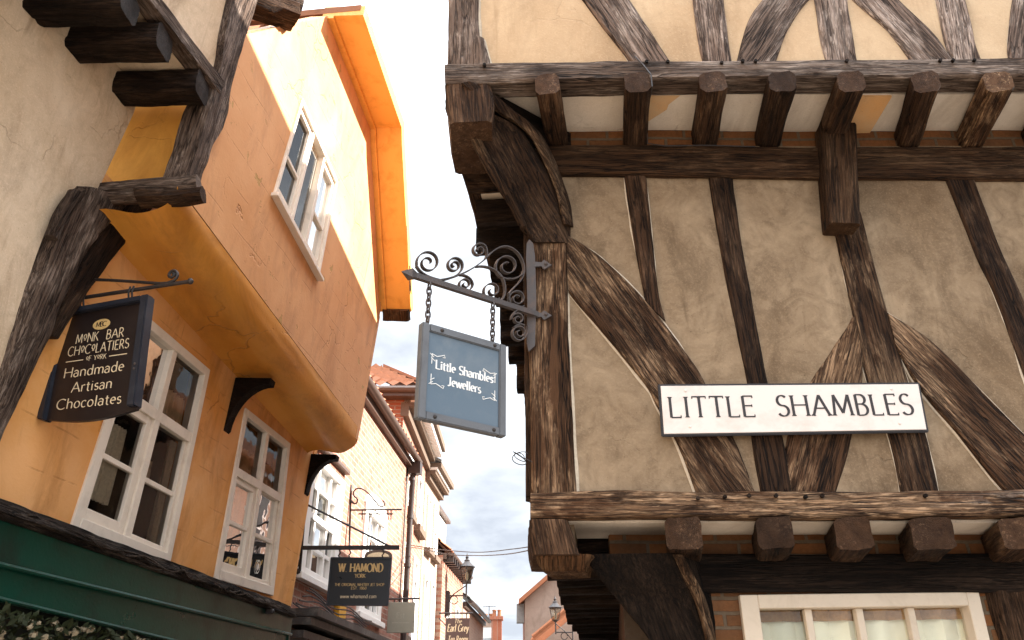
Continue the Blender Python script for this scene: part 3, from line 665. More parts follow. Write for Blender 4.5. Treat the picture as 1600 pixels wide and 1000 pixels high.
# shop front wall with its white window
f = front(3.80); q = [f.px(*c) for c in ((1153,931),(1524,926),(1572,1130),(1180,1140))]
wl = [(.74,0),(XE,0),(XE,2.26),(.74,2.26)]
ins = [(x + (.02 if i in (0,3) else -.02), y + (-.02 if i < 2 else .02)) for i, (x,y) in enumerate(q)]
bm = bmesh.new(); poly_slab(bm, wl, [ins], .12); part('brick_wall', bm, BRICK_NOG, RBX, f.M())
bars, panes = grid_bars((.286,.5,.716), (.56,), (.075,.055,.11,.05), .03, (-.06,.03), (-.05,-.005))
window(f, q, RBX, 'window', WHITE_PAINT_SHADED, bars, panes, GLASS, sill=(.03,.06,.06), room=.9, curtain=[(.04,.96,.10,.2,-.055,SHADE_BAND),(.03,.97,.16,1,-.075,BLIND)])
# flank along the lane: walls, jetties with joist ends
FLK = streetplane(.10, 3.5, 6.5, 0, 0, -1)      # faces the lane (-X)
L_ = 5.6
def along(u, z, d): return FLK.p(-u, z, d)      # u metres up the lane
def fbox(bm, u0, u1, z0, z1, d0, d1): hexa(bm, [along(u,z,d) for d in (d0,d1) for u,z in ((u0,z0),(u1,z0),(u1,z1),(u0,z1))])
bm = bmesh.new(); fbox(bm, .12, L_, 2.3, 4.5, -.16, -.02); part('flank_wall', bm, PL_BROWN, RBX)
bm = bmesh.new(); fbox(bm, .45, L_, 0, 2.35, -.50, -.36); part('flank_wall', bm, BRICK_DARK, RBX)
bm = bmesh.new(); fbox(bm, -.25, L_, 4.56, 6.2, .22, .39); part('flank_wall', bm, PL_PALE, RBX)
for u in (.1, 1.3, 2.5, 3.8, 5.1):
    a, b = along(u,2.5,.0), along(u,4.35,.0); tbar('stud', a, b, .14, .1, OAK, RBX, up=(1,0,0))
    a, b = along(u,4.65,.40), along(u,6.2,.40); tbar('stud', a, b, .14, .1, OAK, RBX, up=(1,0,0))
u = .22; k = 0
while u < L_:
    z = 4.34 + random.uniform(-.015,.015); e = .40 + random.uniform(-.035,.05)
    tbar('joist', along(u,z,-.1), along(u+random.uniform(-.02,.02),z,e), .13, .17, OAK_BLACK if k % 4 else OAK, RBX, rough=.008, cham=.03); u += .33 + random.uniform(-.03,.04); k += 1
tbar('bressumer', along(-.25,4.50,.37), along(L_,4.50,.37), .10, .14, OAK, RBX, rough=.008)
bm = bmesh.new(); fbox(bm, .05, L_, 4.42, 4.45, -.1, .34); part('soffit_plaster', bm, PL_WHITE, RBX)
bm = bmesh.new(); fbox(bm, .14, L_, 2.392, 2.41, -.5, .0); part('soffit_plaster', bm, PL_BROWN, RBX)
u = .50
while u < L_:
    z = 2.31 + random.uniform(-.012,.012)
    tbar('joist', along(u,z,-.6), along(u,z,.0+random.uniform(-.03,.01)), .12, .13, OAK_BLACK, RBX, rough=.008, cham=.025); u += .27 + random.uniform(-.02,.03)
tbar('sill_beam', along(.02,2.47,-.06), along(L_,2.47,-.06), .12, .15, OAK, RBX)
st = []                                            # rounded knee under the corner block
for (lx,ly,rx,ry,Y) in ((834,864,925,866,3.50),(838,880,915,880,3.53),(848,893,912,892,3.57)):
    p, q_ = dpt(lx,ly,Y), dpt(rx,ry,Y); st.append([p, q_, q_+V((.05,.2,0)), p+V((.05,.2,0))])
timber('corbel', st, OAK_BROWN, RBX, rough=.005)
# third storey eaves and roof (out of the frame: they throw the shadow on the lane)
def eave(u): return 6.95 - .10*u
rz = lambda u: 8.96 - .153*u
ridge = (V(along(-.45,rz(-.45),-2.6)), V(along(L_,rz(L_),-2.6)))
bm = bmesh.new(); hexa(bm, [along(-.3,6.2,.20), along(L_,6.2,.20), along(L_,6.2,.36), along(-.3,6.2,.36), along(-.3,eave(-.3),.20), along(L_,eave(L_),.20), along(L_,eave(L_),.36), along(-.3,eave(-.3),.36)]); part('flank_wall', bm, PL_PALE, RBX)
bm = bmesh.new(); f = P2.off(-.03); poly_slab(bm, [(-.31,7.0),(XE+1.9,7.0),(XE+1.9,6.9),(2.68,8.9),(-.31,6.9)], [], .1); part('plaster_gable', bm, PL_PALE, RBX, f.M())
bm = bmesh.new(); a, b = along(-.45,eave(-.45),.50), along(L_,eave(L_),.50); c, d = ridge[1], ridge[0]
c2 = V((c.x+2.9,c.y,6.4)); d2 = V((d.x+2.9,d.y,6.9)); z = V((0,0,.09))
for Q in ((a,b,c,d),(d,c,c2,d2)): hexa(bm, [*Q, *[p+z for p in Q]])
part('roof', bm, TILE, RBX)
bm = bmesh.new(); tube(bm, [front(Y).hit(x,y) for x,y,Y in ((992,88,3.10),(1004,100,3.09),(1017,116,3.07),(1019,135,3.07),(1014,160,3.2),(1010,185,3.35),(1012,224,3.47),(1040,228,3.47),(1100,227,3.47),(1180,229,3.47))], .0035, 5)
tag(part('cable', bm, IRON, None), 'thin black cable looping over the bressumer and down the second joist', 'cable')
# stray wires on the corner
bm = bmesh.new(); pts = []
c = dpt(816,715,3.52)
for i in range(46):
    t = i/45; pts.append(c + V((.035*math.cos(t*19)*(1-.4*t) - .012, .02*math.sin(t*7), .030*math.sin(t*15+.6)*(1-.3*t))))
pts.append(dpt(832,722,3.51)); tube(bm, pts, .0022, 5)
tag(part('wire_coil', bm, IRON, None), 'small tangled coil of black wire sticking out from the oak corner post', 'wire')

# ------------------------------------------------------------------ the street name plate
f = front(3.476); q = [f.px(*c) for c in ((1028,600),(1437,597),(1452,675),(1034,682))]
o = (q[0]+q[1]+q[2]+q[3])/4; ux = ((q[1]-q[0])+(q[2]-q[3])); f2 = Pl(f.p(o.x,o.y), (0,-1,0), f.y*ux.x - f.x*ux.y)
q = [f2.px(*c) for c in ((1028,600),(1437,597),(1452,675),(1034,682))]
SG = thing('street_name_sign', 'white plate lettered LITTLE SHAMBLES in black, fixed across the oak braces', 'street sign', f2.o)
def inset(q, d):
    c = sum(q, V((0,0)))/4; return [V((p.x + (d if p.x < c.x else -d), p.y + (d if p.y < c.y else -d))) for p in q]
bm = bmesh.new(); poly_slab(bm, q, [], .014); bmesh.ops.bevel(bm, geom=sharp(bm), offset=.004, segments=2, affect='EDGES'); part('backing_plate', bm, SIGN_BLACK, SG, f2.M())
qi = inset(q, .011); bm = bmesh.new(); poly_slab(bm, qi, [], .004, .004); bmesh.ops.bevel(bm, geom=[e for e in sharp(bm) if e.verts[0].co.z > 0 and e.verts[1].co.z > 0], offset=.0015, segments=1, affect='EDGES'); part('plate', bm, SIGN_WHITE, SG, f2.M())
a, b = f2.px(1047,653), f2.px(1181,652); h = (f2.px(1110,620)-f2.px(1112,652)).length
bm = bmesh.new(); letters(bm, f2, 'LITTLE', (a.x+b.x)/2, a.y, h, .125, .05, .065, .14, width=b.x-a.x, d=.004, nib=8); part('lettering', bm, SIGN_BLACK, SG); bm = bmesh.new()
a, b = f2.px(1216,651), f2.px(1428,648); letters(bm, f2, 'SHAMBLES', (a.x+b.x)/2, (a.y+b.y)/2, h, .125, .05, .065, .14, width=b.x-a.x, d=.004, nib=8)
part('lettering', bm, SIGN_BLACK, SG)
bm = bmesh.new()
for x, y in ((1071,611),(1078,667),(1392,608),(1405,662)): p = f2.px(x,y); ball(bm, f2.p(p.x,p.y,.004), .0075, 10, 6, (1,.5,1))
part('screw', bm, SIGN_WHITE, SG)

# ------------------------------------------------------------------ wrought iron bracket and the jewellers' sign
A0 = front(3.49).hit(840,492); TIP = None
d_ = ray(630,425); t_ = (A0.z-1.6)/d_.z; TIP = CAM_LOC + d_*t_
ax = V((A0.x-TIP.x, A0.y-TIP.y, 0)).normalized(); BP = Pl(A0, (ax.y, -ax.x, 0))
BR = thing('sign_bracket', 'scrolled black wrought iron bracket on the oak corner post', 'sign bracket', A0)
bm = bmesh.new(); hexa(bm, [BP.p(u,v,d) for d in (-.011,.011) for u,v in ((-(A0-TIP).length+.03,-.013),(.0,-.013),(.0,.013),(-(A0-TIP).length+.03,.013))])
L0 = (A0-TIP).length
v8 = [BP.p(-L0+.035,a,b) for a,b in ((-.022,-.02),(.022,-.02),(.022,.02),(-.022,.02))]
vv = [bm.verts.new(p) for p in v8]; tp = bm.verts.new(BP.p(-L0-.01,0,0)); bk = [bm.verts.new(BP.p(-L0+.06,a*.6,b*.6)) for a,b in ((-.022,-.02),(.022,-.02),(.022,.02),(-.022,.02))]
for i in range(4): bm.faces.new((vv[i],vv[(i+1)%4],tp)); bm.faces.new((vv[i],vv[(i+1)%4],bk[(i+1)%4],bk[i]))
part('arm', bm, IRON_GREY, BR)
bm = bmesh.new(); f = front(3.482)
pts = [(827,374),(823,380),(822,400),(824,470),(823,535),(826,549),(836,540),(838,470),(836,400),(833,380)]
poly_slab(bm, [f.px(*p) for p in pts], [], .014); M = f.M(); bmesh.ops.transform(bm, matrix=M, verts=bm.verts[:])
for y in (413,492):
    poly_ = [(834,y-4),(846,y-3),(850,y-7),(862,y+1),(850,y+8),(846,y+3),(834,y+4)]; b2 = bmesh.new(); poly_slab(b2, [f.px(*p) for p in poly_], [], .012, .002); bmesh.ops.transform(b2, matrix=M, verts=b2.verts[:])
    me = bpy.data.meshes.new('t'); b2.to_mesh(me); b2.free(); bm.from_mesh(me); bpy.data.meshes.remove(me)
    p = f.px(853,y); ball(bm, f.p(p.x,p.y,.004), .008, 8, 5)
part('wall_plate', bm, IRON_GREY, BR)
def zp(x, y): return (600 + x/2.777, 340 + y/2.777)
def scroll(pts, wd=.020, th=.0055, taper=.8):
    bm = bmesh.new(); w_ = [BP.hit(*zp(*p)) for p in pts]; strap(bm, w_, BP.n, wd, th, taper); return part('scroll', bm, IRON_GREY, BR, smooth=False)
def join(*l): return [p for a in l for p in a]
def bez(p0, p1, p2, p3, n=10): return [tuple((1-t)**3*a + 3*t*(1-t)**2*b + 3*t*t*(1-t)*c + t**3*d for a,b,c,d in zip(p0,p1,p2,p3)) for t in [i/n for i in range(n+1)]]
scroll(join(bez((240,272),(200,262),(160,250),(140,212),6), spiral(190,196,50,12,165,1.55,e=1.3)))
scroll(join(bez((262,270),(300,262),(330,246),(338,222),6), spiral(304,208,36,7,15,-1.75,e=1.1)))
scroll(join(bez((240,272),(330,262),(420,205),(452,165),8), bez((452,165),(480,135),(505,124),(530,126),6), bez((530,126),(580,135),(610,190),(606,236),8), bez((606,236),(600,280),(560,300),(540,330),6), spiral(576,352,37,10,150,1.5,e=1.1)))
scroll(join(bez((430,188),(444,178),(448,160),(444,148),5), spiral(411,143,33,7,8,-1.6,e=1.1)))
scroll(join(bez((330,250),(356,248),(382,268),(384,292),6), spiral(351,290,33,7,5,1.6,e=1.1)))
scroll(join(bez((400,214),(440,206),(490,225),(512,262),7), bez((512,262),(530,300),(528,345),(505,362),6), spiral(468,318,44,10,50,1.45,e=1.1)))
scroll(join(bez((602,232),(606,250),(570,268),(548,268),5), spiral(532,212,56,14,75,1.6,e=1.1)))
scroll(join(bez((604,385),(570,400),(552,420),(551,442),5), spiral(578,441,27,7,180,1.4,e=1.1)))
scroll(join(bez((622,470),(625,500),(610,530),(588,534),5), spiral(586,500,34,8,88,1.5,e=1.1)))
scroll(bez((606,470),(590,458),(575,466),(560,476),6))
# the board
def bp(x, y): return BP.px(x, y)
qc = [bp(*c) for c in ((655,500),(787,545),(788,684),(652,655))]
u0 = (qc[0].x+qc[3].x)/2; u1 = (qc[1].x+qc[2].x)/2; v1 = (qc[0].y+qc[1].y)/2; v0 = (qc[3].y+qc[2].y)/2
JS = thing('hanging_sign', 'slate blue jewellers board in a grey frame hanging on chains from the scrolled bracket', 'hanging sign', BP.p((u0+u1)/2, v1, 0))
fw = .036; t2 = .020
bm = bmesh.new()
for a in ((u0,u0+fw,v0,v1),(u1-fw,u1,v0,v1),(u0+fw,u1-fw,v0,v0+fw),(u0+fw,u1-fw,v1-fw,v1)): pbox(bm, BP, *a, -t2, t2)
bmesh.ops.bevel(bm, geom=sharp(bm), offset=.004, segments=2, affect='EDGES'); part('frame', bm, GREY_FRAME, JS)
bm = bmesh.new(); pbox(bm, BP, u0+fw-.004, u1-fw+.004, v0+fw-.004, v1-fw+.004, -.010, .010); part('panel', bm, BLUE_SIGN, JS)
bm = bmesh.new(); a, b = bp(679,578), bp(768,601); h = .044
um = (a.x+b.x)/2
letters(bm, BP, 'Little Shambles', um, v0 + (v1-v0)*.545, .040, .18, .06, .04, .07, width=(u1-u0)*.67, d=.010, ht=.001); part('lettering', bm, LETTER_WHITE, JS); bm = bmesh.new()
letters(bm, BP, 'Jewellers', um, v0 + (v1-v0)*.40, .040, .18, .06, .04, .07, width=(u1-u0)*.38, d=.010, ht=.001)
part('lettering', bm, LETTER_WHITE, JS)
W2 = (u1-u0); H2 = (v1-v0)
for cu, cv, sx, sy in ((u0+W2*.13, v0+H2*.69, 1,-1),(u0+W2*.13, v0+H2*.37, 1,1),(u1-W2*.13, v0+H2*.66, -1,-1),(u1-W2*.13, v0+H2*.36, -1,1)):
    bm = bmesh.new()
    for pts in ([(0,0),(0,.075)],[(0,0),(.03,.012),(.055,.0)],[(-.004,.03),(.02,.05)],[(.055,0),(.075,-.012),(.08,.008),(.066,.008)],[(-.012,.0),(.012,.022)]):
        stroke(bm, BP, [(cu+sx*x*.8, cv+sy*y*.62) for x,y in pts], .0028, .010, .001)
    part('flourish', bm, LETTER_WHITE, JS)
bm = bmesh.new()
for u_, v_ in ((u0+W2*.22,v1-fw*.5),(u1-W2*.15,v1-fw*.5),(u0+W2*.18,v0+fw*.5),(u1-W2*.15,v0+fw*.5)): ball(bm, BP.p(u_,v_,t2), .009, 8, 5)
part('bolt', bm, IRON, JS)
def chain(p0, p1, parent, m, ll=.042, r=.0042):
    p0, p1 = V(p0), V(p1); L = (p1-p0).length; n = max(2, round(L/(ll*.68))); ax_ = (p1-p0).normalized(); s1 = BP.x - ax_*BP.x.dot(ax_); s1.normalize(); s2 = ax_.cross(s1)
    bm = bmesh.new()
    for i in range(n):
        c = p0.lerp(p1, (i+.5)/n); s_ = s1 if i % 2 else s2; pts = []
        for k in range(14):
            a = 2*math.pi*k/14; x = math.cos(a); pts.append(c + s_*(math.sin(a)*ll*.26) + ax_*(ll*.5*x*(1 if abs(x) > .2 else 1)))
        tube(bm, pts, r, 6, True)
    return part('chain', bm, m, parent, smooth=True)
for x in (671, 770):
    a = bp(x, 445 if x < 700 else 482); ub = bp(x, 445 if x < 700 else 482).x
    p0 = BP.p(ub, -.012); p1 = BP.p(ub, v1+.006); chain(p0, p1, JS, IRON_GREY)
    bm = bmesh.new(); tube(bm, [p1+V((0,0,.012)), p1-V((0,0,.03))], .006, 8); part('eye_bolt', bm, IRON, JS)

# ------------------------------------------------------------------ the chocolate shop's sign
T2 = CAM_LOC + ray(295,440)*4.75; MZ = T2.z; d_ = ray(86,472); M2 = CAM_LOC + d_*((MZ-1.6)/d_.z)
ax = (T2-M2); L2 = ax.length; ax.normalize(); CP = Pl(M2, (ax.y,-ax.x,0))
CB = thing('sign_bracket', 'plain black iron bracket with one curled end on the leaning grey post', 'sign bracket', M2)
bm = bmesh.new(); tube(bm, [CP.p(0,0), CP.p(L2*.5,.0), CP.p(L2,.0)], .012, 8); ball(bm, CP.p(L2+.01,0), .019); part('rod', bm, IRON, CB, smooth=True)
def cp(x, y): return CP.px(x, y)
pts = [cp(*p) for p in join(bez((98,468),(102,440),(125,436),(150,437),8), bez((150,437),(190,438),(230,442),(252,443),6), bez((252,443),(272,443),(279,434),(277,427),6))]
sp = spiral(0,0,1,.35,0,-1.3)
c0 = cp(269,429); 
pts2 = pts + [c0 + V((x*.030, y*.030)) for x,y in spiral(0,0,1,.3,10,1.2)][1:]
bm = bmesh.new(); tube(bm, [CP.p(p.x,p.y) for p in pts2], .0095, 7); part('scroll', bm, IRON, CB, smooth=True)
bm = bmesh.new(); pbox(bm, CP, -.03,.03,-.10,.16,-.03,.02)
for vv_ in (-.07,0,.12): ball(bm, CP.p(-.0,vv_,.03), .016)
part('wall_plate', bm, IRON, CB)
bm = bmesh.new()
for x, y in ((133,462),(208,452)):
    u_ = cp(x,y).x
    for k in (-.012,.012): tube(bm, [CP.p(u_+k,.018,.012), CP.p(u_+k,-.02,.018), CP.p(u_+k,-.07,.0)], .006, 6)
part('hanger', bm, IRON, CB)
qc = [cp(*c) for c in ((96,488),(236,463),(214,640),(64,655))]
u0, u1 = (qc[0].x+qc[3].x)/2, (qc[1].x+qc[2].x)/2; v1 = (qc[0].y+qc[1].y)/2; v0 = (qc[2].y+qc[3].y)/2
W2, H2 = u1-u0, v1-v0
def cw(u, v):                                     # shares of the board -> plane, following its slightly racked outline
    a = qc[3].lerp(qc[2], u).lerp(qc[0].lerp(qc[1], u), v); return (a.x, a.y)
MS = thing('hanging_sign', 'dark brown chocolate shop board with cream lettering and a curved bottom edge', 'hanging sign', CP.p((u0+u1)/2, v1))
def cslab(bm, pts, d0, d1): poly_ = [cw(*p) for p in pts]; b2 = len(bm.verts); poly_slab(bm, poly_, [], d1-d0, d1)
arc = [(1-i/16, -.055*math.sin(math.pi*i/16)) for i in range(17)]
bm = bmesh.new(); cslab(bm, [(0,1),(1,1)] + [(u,v) for u,v in arc], -.018, .006); part('board', bm, CHOC, MS, CP.M())
bm = bmesh.new()
for pts in ([(0,-.01),(.075,-.025),(.075,1),(0,1)], [(.925,.02),(1.005,.02),(1.005,1.0),(.925,1)], [(.075,.945),(.925,.945),(.925,1),(.075,1)]): cslab(bm, pts, -.035, .035)
bmesh.ops.bevel(bm, geom=sharp(bm), offset=.006, segments=2, affect='EDGES'); part('frame', bm, NAVY, MS, CP.M())
lw = lambda u, v: (u, v)
def mw(u, v): return cw(u, v)
bm = bmesh.new()
def tl(s, uc, vb, h, wd, **k):
    letters(bm, UP, s, uc, vb, h, width=wd, warp=lambda a, b: cw(a, b), d=.006, ht=.001, **k)
UP = CP
deco = dict(thick=.095, thin=.07, nib=30, track=.10)
tl('M°NK', .365, .655, .085, .25, **deco); part('lettering', bm, GOLD_PALE, MS); bm = bmesh.new(); tl('BAR', .67, .655, .085, .19, **deco)
part('lettering', bm, GOLD_PALE, MS); bm = bmesh.new(); tl('CH°C°LATIERS', .505, .545, .085, .66, **deco)
part('lettering', bm, GOLD_PALE, MS); bm = bmesh.new(); tl('°F Y°RK', .50, .475, .045, .22, **deco)
for a, b in ((.17,.36),(.64,.83)):
    f_ = [bm.verts.new(CP.p(*cw(x,y), .0072)) for x,y in ((a,.488),(b,.488),(b,.496),(a,.496))]; bm.faces.new(f_)
hum = dict(thick=.125, thin=.055, nib=22, track=.10)
part('lettering', bm, GOLD_PALE, MS); bm = bmesh.new(); tl('Handmade', .495, .345, .088, .64, **hum); part('lettering', bm, GOLD_PALE, MS); bm = bmesh.new(); tl('Artisan', .50, .205, .088, .43, **hum); part('lettering', bm, GOLD_PALE, MS); bm = bmesh.new(); tl('Chocolates', .495, .065, .088, .68, **hum)
part('lettering', bm, GOLD_PALE, MS)
bm = bmesh.new(); poly_slab(bm, [cw(.5+.095*math.cos(a*.2618), .805+.05*math.sin(a*.2618)) for a in range(24)], [], .002, .0075); part('oval_badge', bm, GOLD, MS, CP.M())
bm = bmesh.new(); letters(bm, CP, 'MBC', .5, .783, .045, width=.115, warp=lambda a, b: cw(a, b), d=.0075, ht=.001, thick=.14, thin=.08, track=-.06); part('lettering', bm, CHOC, MS)
bm = bmesh.new()
for v_ in (.33,.37): p = cw(.965,v_); ball(bm, CP.p(p[0],p[1],.036), .008, 8, 5)
part('screw', bm, IRON_GREY, MS)

# ------------------------------------------------------------------ the near house on the left (beige plaster, heavy grey timbers)
PLL = streetplane(-2.75, 4.0, 7, 2.65, 3.5); PLU = streetplane(-2.15, 4.0, 7, 4.3, 5)
# on these planes +x of the frame runs towards the camera, so "s" = -u is metres up the lane
def su(pl, s, v, d=0): return pl.p(-s, v, d)
assert abs(PLL.x.y + math.cos(R(7))) < .05 or abs(PLL.x.y - math.cos(R(7))) < .05
SGN = 1 if PLL.x.y > 0 else -1
def su(pl, s, v, d=0): return pl.p(SGN*s, v, d)
LH = thing('plastered_house', 'nearest house on the left, stained beige plaster with heavy weathered oak jetty timbers', 'building', (-3.5,2.5,0))
f = PLL.off(.0); bm = bmesh.new()
a0 = PLL.px(132,290); a1 = PLL.px(2,640); s_lo = SGN*a1.x
def L2(s, v): return (SGN*s, v)
poly_ = [L2(-4,-2.6), L2(-.85,-2.6), L2(SGN*a1.x+.03, a1.y), L2(SGN*PLL.px(60,470).x+.02, PLL.px(60,470).y), L2(SGN*a0.x+.10, a0.y), L2(.30,2.62), L2(.30,2.95), L2(-4,2.95)]
poly_slab(bm, poly_, [], .12, .012); part('plaster_wall', bm, PL_BEIGE, LH, f.M())
# leaning post with its swept head
prs = [(138,290,208,312),(112,314,176,348),(88,366,140,396),(62,440,112,452),(32,536,84,522),(0,640,42,606),(-26,720,10,680),(-80,860,-36,830),(-160,1060,-100,1040)]
tpx('leaning_post', prs, PLL.off(.085), .14, OAK_GREY, LH, [], rough=.012, cham=.025)
prs = [(206,308,244,322),(172,346,212,364),(136,396,172,414),(108,452,134,468),(78,524,96,530)]
tpx('arch_brace', prs, PLL.off(.075), .12, OAK, LH, [], rough=.009, cham=.02)
prs = [(116,296,136,303),(98,330,112,342),(84,366,92,376)]
tpx('split_slab', prs, PLL.off(.115), .06, OAK_GREY, LH, [], rough=.012)
# end beam of the jetty, corner post, bressumer and its joists
EPY = PLU.hit(303,300).y; EP = front(EPY)
tpx('end_beam', [(126,284,136,312),(190,278,196,310),(250,272,252,306),(306,268,308,304)], front(4.20), .11, OAK_GREY, LH, [], rough=.014, cham=.03)
tpx('beam_stub', [(206,288,212,312),(262,292,262,312),(314,284,312,306)], front(4.16), .11, OAK, LH, [], rough=.014, cham=.03)
tpx('corner_post', [(430,-200,466,-200),(362,0,404,0),(340,120,374,104),(318,190,352,190),(300,250,332,236),(284,292,312,300)], PLU.off(.02), .17, OAK_GREY, LH, [], rough=.012, cham=.022)
BU = PLU.off(.0)
lo0, lo1 = BU.px(225,0), BU.px(338,148); up0, up1 = BU.px(247,0), BU.px(345,126)
def ext(a, b, t): return a + (b-a)*t
st = []
for t in (-6, -2, 0, 1.0):
    l, u_ = ext(lo0, lo1, t), ext(up0, up1, t)
    st.append([BU.p(u_.x,u_.y,.03), BU.p(l.x,l.y,.03), BU.p(l.x,l.y,-.09), BU.p(u_.x,u_.y,-.09)])
timber('bressumer', st, OAK_GREY, LH, rough=.005)
bm = bmesh.new(); e1 = BU.px(352,60); poly_slab(bm, [tuple(ext(up0,up1,-7)), tuple(up1), tuple(BU.px(346,110)), tuple(BU.px(366,0)), tuple(BU.px(436,-200)), (up1.x, 4.2), (SGN*-4, 4.2)], [], .1, -.02); part('plaster_wall', bm, PL_BEIGE, LH, BU.M())
for k, (xr,yr,xl,yl) in enumerate(((198,6,40,0),(252,66,104,62),(312,136,182,142),(110,-90,-60,-90),(40,-160,-160,-160))):
    p = BU.hit(xr,yr); zz = p.z - .005; q = PLL.hit(xl,yl)
    tbar('joist', (p.x+.02,p.y,zz), (q.x-.25,p.y+.02,zz), .19, .17, OAK_BLACK if k != 0 else OAK_BLACK, LH, rough=.012, cham=.022)
p = BU.hit(318,137); bm = bmesh.new(); z0 = p.z+.07
v = [V(q) for q in ((-3.3,0,z0-.05),(-2.3,0,z0-.05),(-2.03,EPY-.02,z0),(-3.3,EPY-.02,z0))]; hexa(bm, v+[a+V((0,0,.04)) for a in v]); part('soffit_plaster', bm, PL_BEIGE, LH)
# painted panel between the last joist, the post and the end beam
bm = bmesh.new(); q = [EP.px(*c) for c in ((183,150),(300,150),(284,288),(140,292))]; poly_slab(bm, [tuple(a) for a in q], [], .08, -.05); part('painted_panel', bm, m_render('ochre_panel_paint', (.80,.42,.095), (.72,.33,.06), (.35,.14,.03), 0.), LH, EP.M())
# butt end of a wall plate sticking out past the corner higher up
p0, p1 = PLU.off(.06).hit(424,8), PLU.off(.06).hit(452,26)
tbar('plate_end', p0 - V((.35,.05,-.1)), p1 + V((.03,.02,.015)), .22, .20, OAK, LH, rough=.016, cham=.04)
tbar('plate_end', p0 - V((.35,.02,-.32)), p1 + V((.06,.06,.20)), .10, .14, OAK_GREY, LH, rough=.016, cham=.03)
bm = bmesh.new(); q = [su(PLU,.55,3.3,.3), su(PLU,-4.3,3.3,.3), su(PLU,-4.3,5.0,-2.6), su(PLU,.55,5.0,-2.6)]; hexa(bm, q + [a+V((0,0,.08)) for a in q]); part('roof', bm, TILE, LH)

# ------------------------------------------------------------------ the orange shop house
OH = thing('orange_shop_house', 'orange rendered shop house with coved jetty, clipped gable and green fascia', 'building', (-2.6,6.3,0))
s = lambda x: SGN*x
w1 = [PLL.px(*c) for c in ((217,485),(326,578),(262,886),(107,826))]
w2 = [PLL.px(*c) for c in ((382,637),(452,693),(425,931),(333,904))]
s_end = 4.55
def ins(q, d=.02):
    c = sum(q, V((0,0)))/4; return [tuple(p + (c-p).normalized()*d*1.4) for p in q]
bm = bmesh.new(); poly_slab(bm, [L2(-.3,-.40), L2(s_end,-.40), L2(s_end-.16,2.1), L2(-.05,2.1)], [ins(w1), ins(w2)], .14)
part('lower_wall', bm, ORANGE_LOW, OH, PLL.M())
bars = [(0,.06,0,1,-.09,.015),(.94,1,0,1,-.09,.015),(.06,.94,0,.045,-.09,.015),(.06,.94,.945,1,-.09,.02),(.06,.94,.355,.405,-.08,.008),(.475,.535,.045,.945,-.085,.006),
        (.06,.105,.405,.945,-.06,-.008),(.42,.475,.405,.945,-.06,-.008),(.105,.42,.405,.44,-.06,-.008),(.105,.42,.895,.945,-.06,-.008),(.105,.42,.655,.678,-.05,-.014),
        (.535,.56,.405,.945,-.06,-.010),(.91,.94,.405,.945,-.06,-.010),(.56,.91,.92,.945,-.06,-.010),(.56,.91,.66,.683,-.05,-.014)]
panes = [(.06,.475,.045,.355),(.535,.94,.045,.355),(.105,.42,.44,.895),(.56,.91,.405,.92)]
# tl of the measured quad is the near side of the opening
window(PLL, w1, OH, 'window', WHITE_PAINT, bars, panes, GLASS_DIM, room=.8, curtain=[(.11,.33,.50,.84,-.075,LACE),(.83,.90,.42,.92,-.08,LACE),(.56,.92,.19,.34,-.10,CURTAIN_AND_REFLECTION),(.10,.44,.17,.29,-.10,CURTAIN_AND_REFLECTION),(.60,.70,.56,.66,-.10,CURTAIN_AND_REFLECTION)], label='tall white casement window nearest the sign')  # curtains behind the upper panes stand in for pale reflections from opposite
ww, PP = window(PLL, w2, OH, 'window', WHITE_PAINT, bars, panes, GLASS_DIM, room=.8, curtain=[(.66,.9,.60,.80,-.08,LACE),(.10,.90,.19,.32,-.10,CURTAIN_AND_REFLECTION)], label='smaller white casement window at the far end')  # upper curtain again added as a pale reflection
bm = bmesh.new(); c = PP(.73,.85,-.028); nn = PLL.n
for r0, r1 in ((.05,.062),(.0,.03)):
    ring = []
    for k in range(20):
        a = k*math.pi/10; d_ = PLL.x*math.cos(a)*.7 + PLL.y*math.sin(a); ring.append((bm.verts.new(c+d_*max(r0,.0005)), bm.verts.new(c+d_*r1)))
    for k in range(20): bm.faces.new((ring[k][0], ring[(k+1)%20][0], ring[(k+1)%20][1], ring[k][1]))
part('round_sticker', bm, WHITE_CLEAN, ww)
# coved underside: a swept profile from the wall head out to the upper wall
st_n = 60; prof_n = 18; bm = bmesh.new(); rows = []
for i in range(st_n+1):
    t = i/st_n; ss = .20 + (4.30-.20)*t
    j0 = 1.76 - .27*t; pin = su(PLL, ss-.02, j0)                      # where the cove leaves the wall
    rad = .26 - .12*t; vb = (.32-.22*t)                               # radius of the rounded lip, where the flat wall begins
    ptop = su(PLU, ss, vb); low = V((ptop.x-.05-.03*t, ptop.y, pin.z + .03 - .02*t))
    hh = ptop.z - pin.z; mid_ = V((ptop.x-.22, ptop.y, pin.z+.01)); ctrl = [pin, pin.lerp(mid_,.4)+V((0,0,.03)), mid_, V((ptop.x-.12,ptop.y,pin.z+.03*1)), V((ptop.x-.045,ptop.y,pin.z+hh*.36)), V((ptop.x-.012,ptop.y,pin.z+hh*.68)), ptop]
    row = []
    for j in range(prof_n+1):
        p = catmull(ctrl, j/prof_n); row.append(bm.verts.new(p + V((1,0,-.5))*.012*noise.noise(V((ss*1.3, j*.25, 4)))*(1 if 0<j<prof_n else 0)))
    rows.append(row)
for a, b in zip(rows, rows[1:]):
    for j in range(prof_n): bm.faces.new((a[j], a[j+1], b[j+1], b[j]))
bm.faces.new([v for v in rows[-1]] + [bm.verts.new(su(PLU,4.30,-.12+.02,-.40))])
part('coved_jetty', bm, ORANGE_SOFFIT, OH, smooth=True)
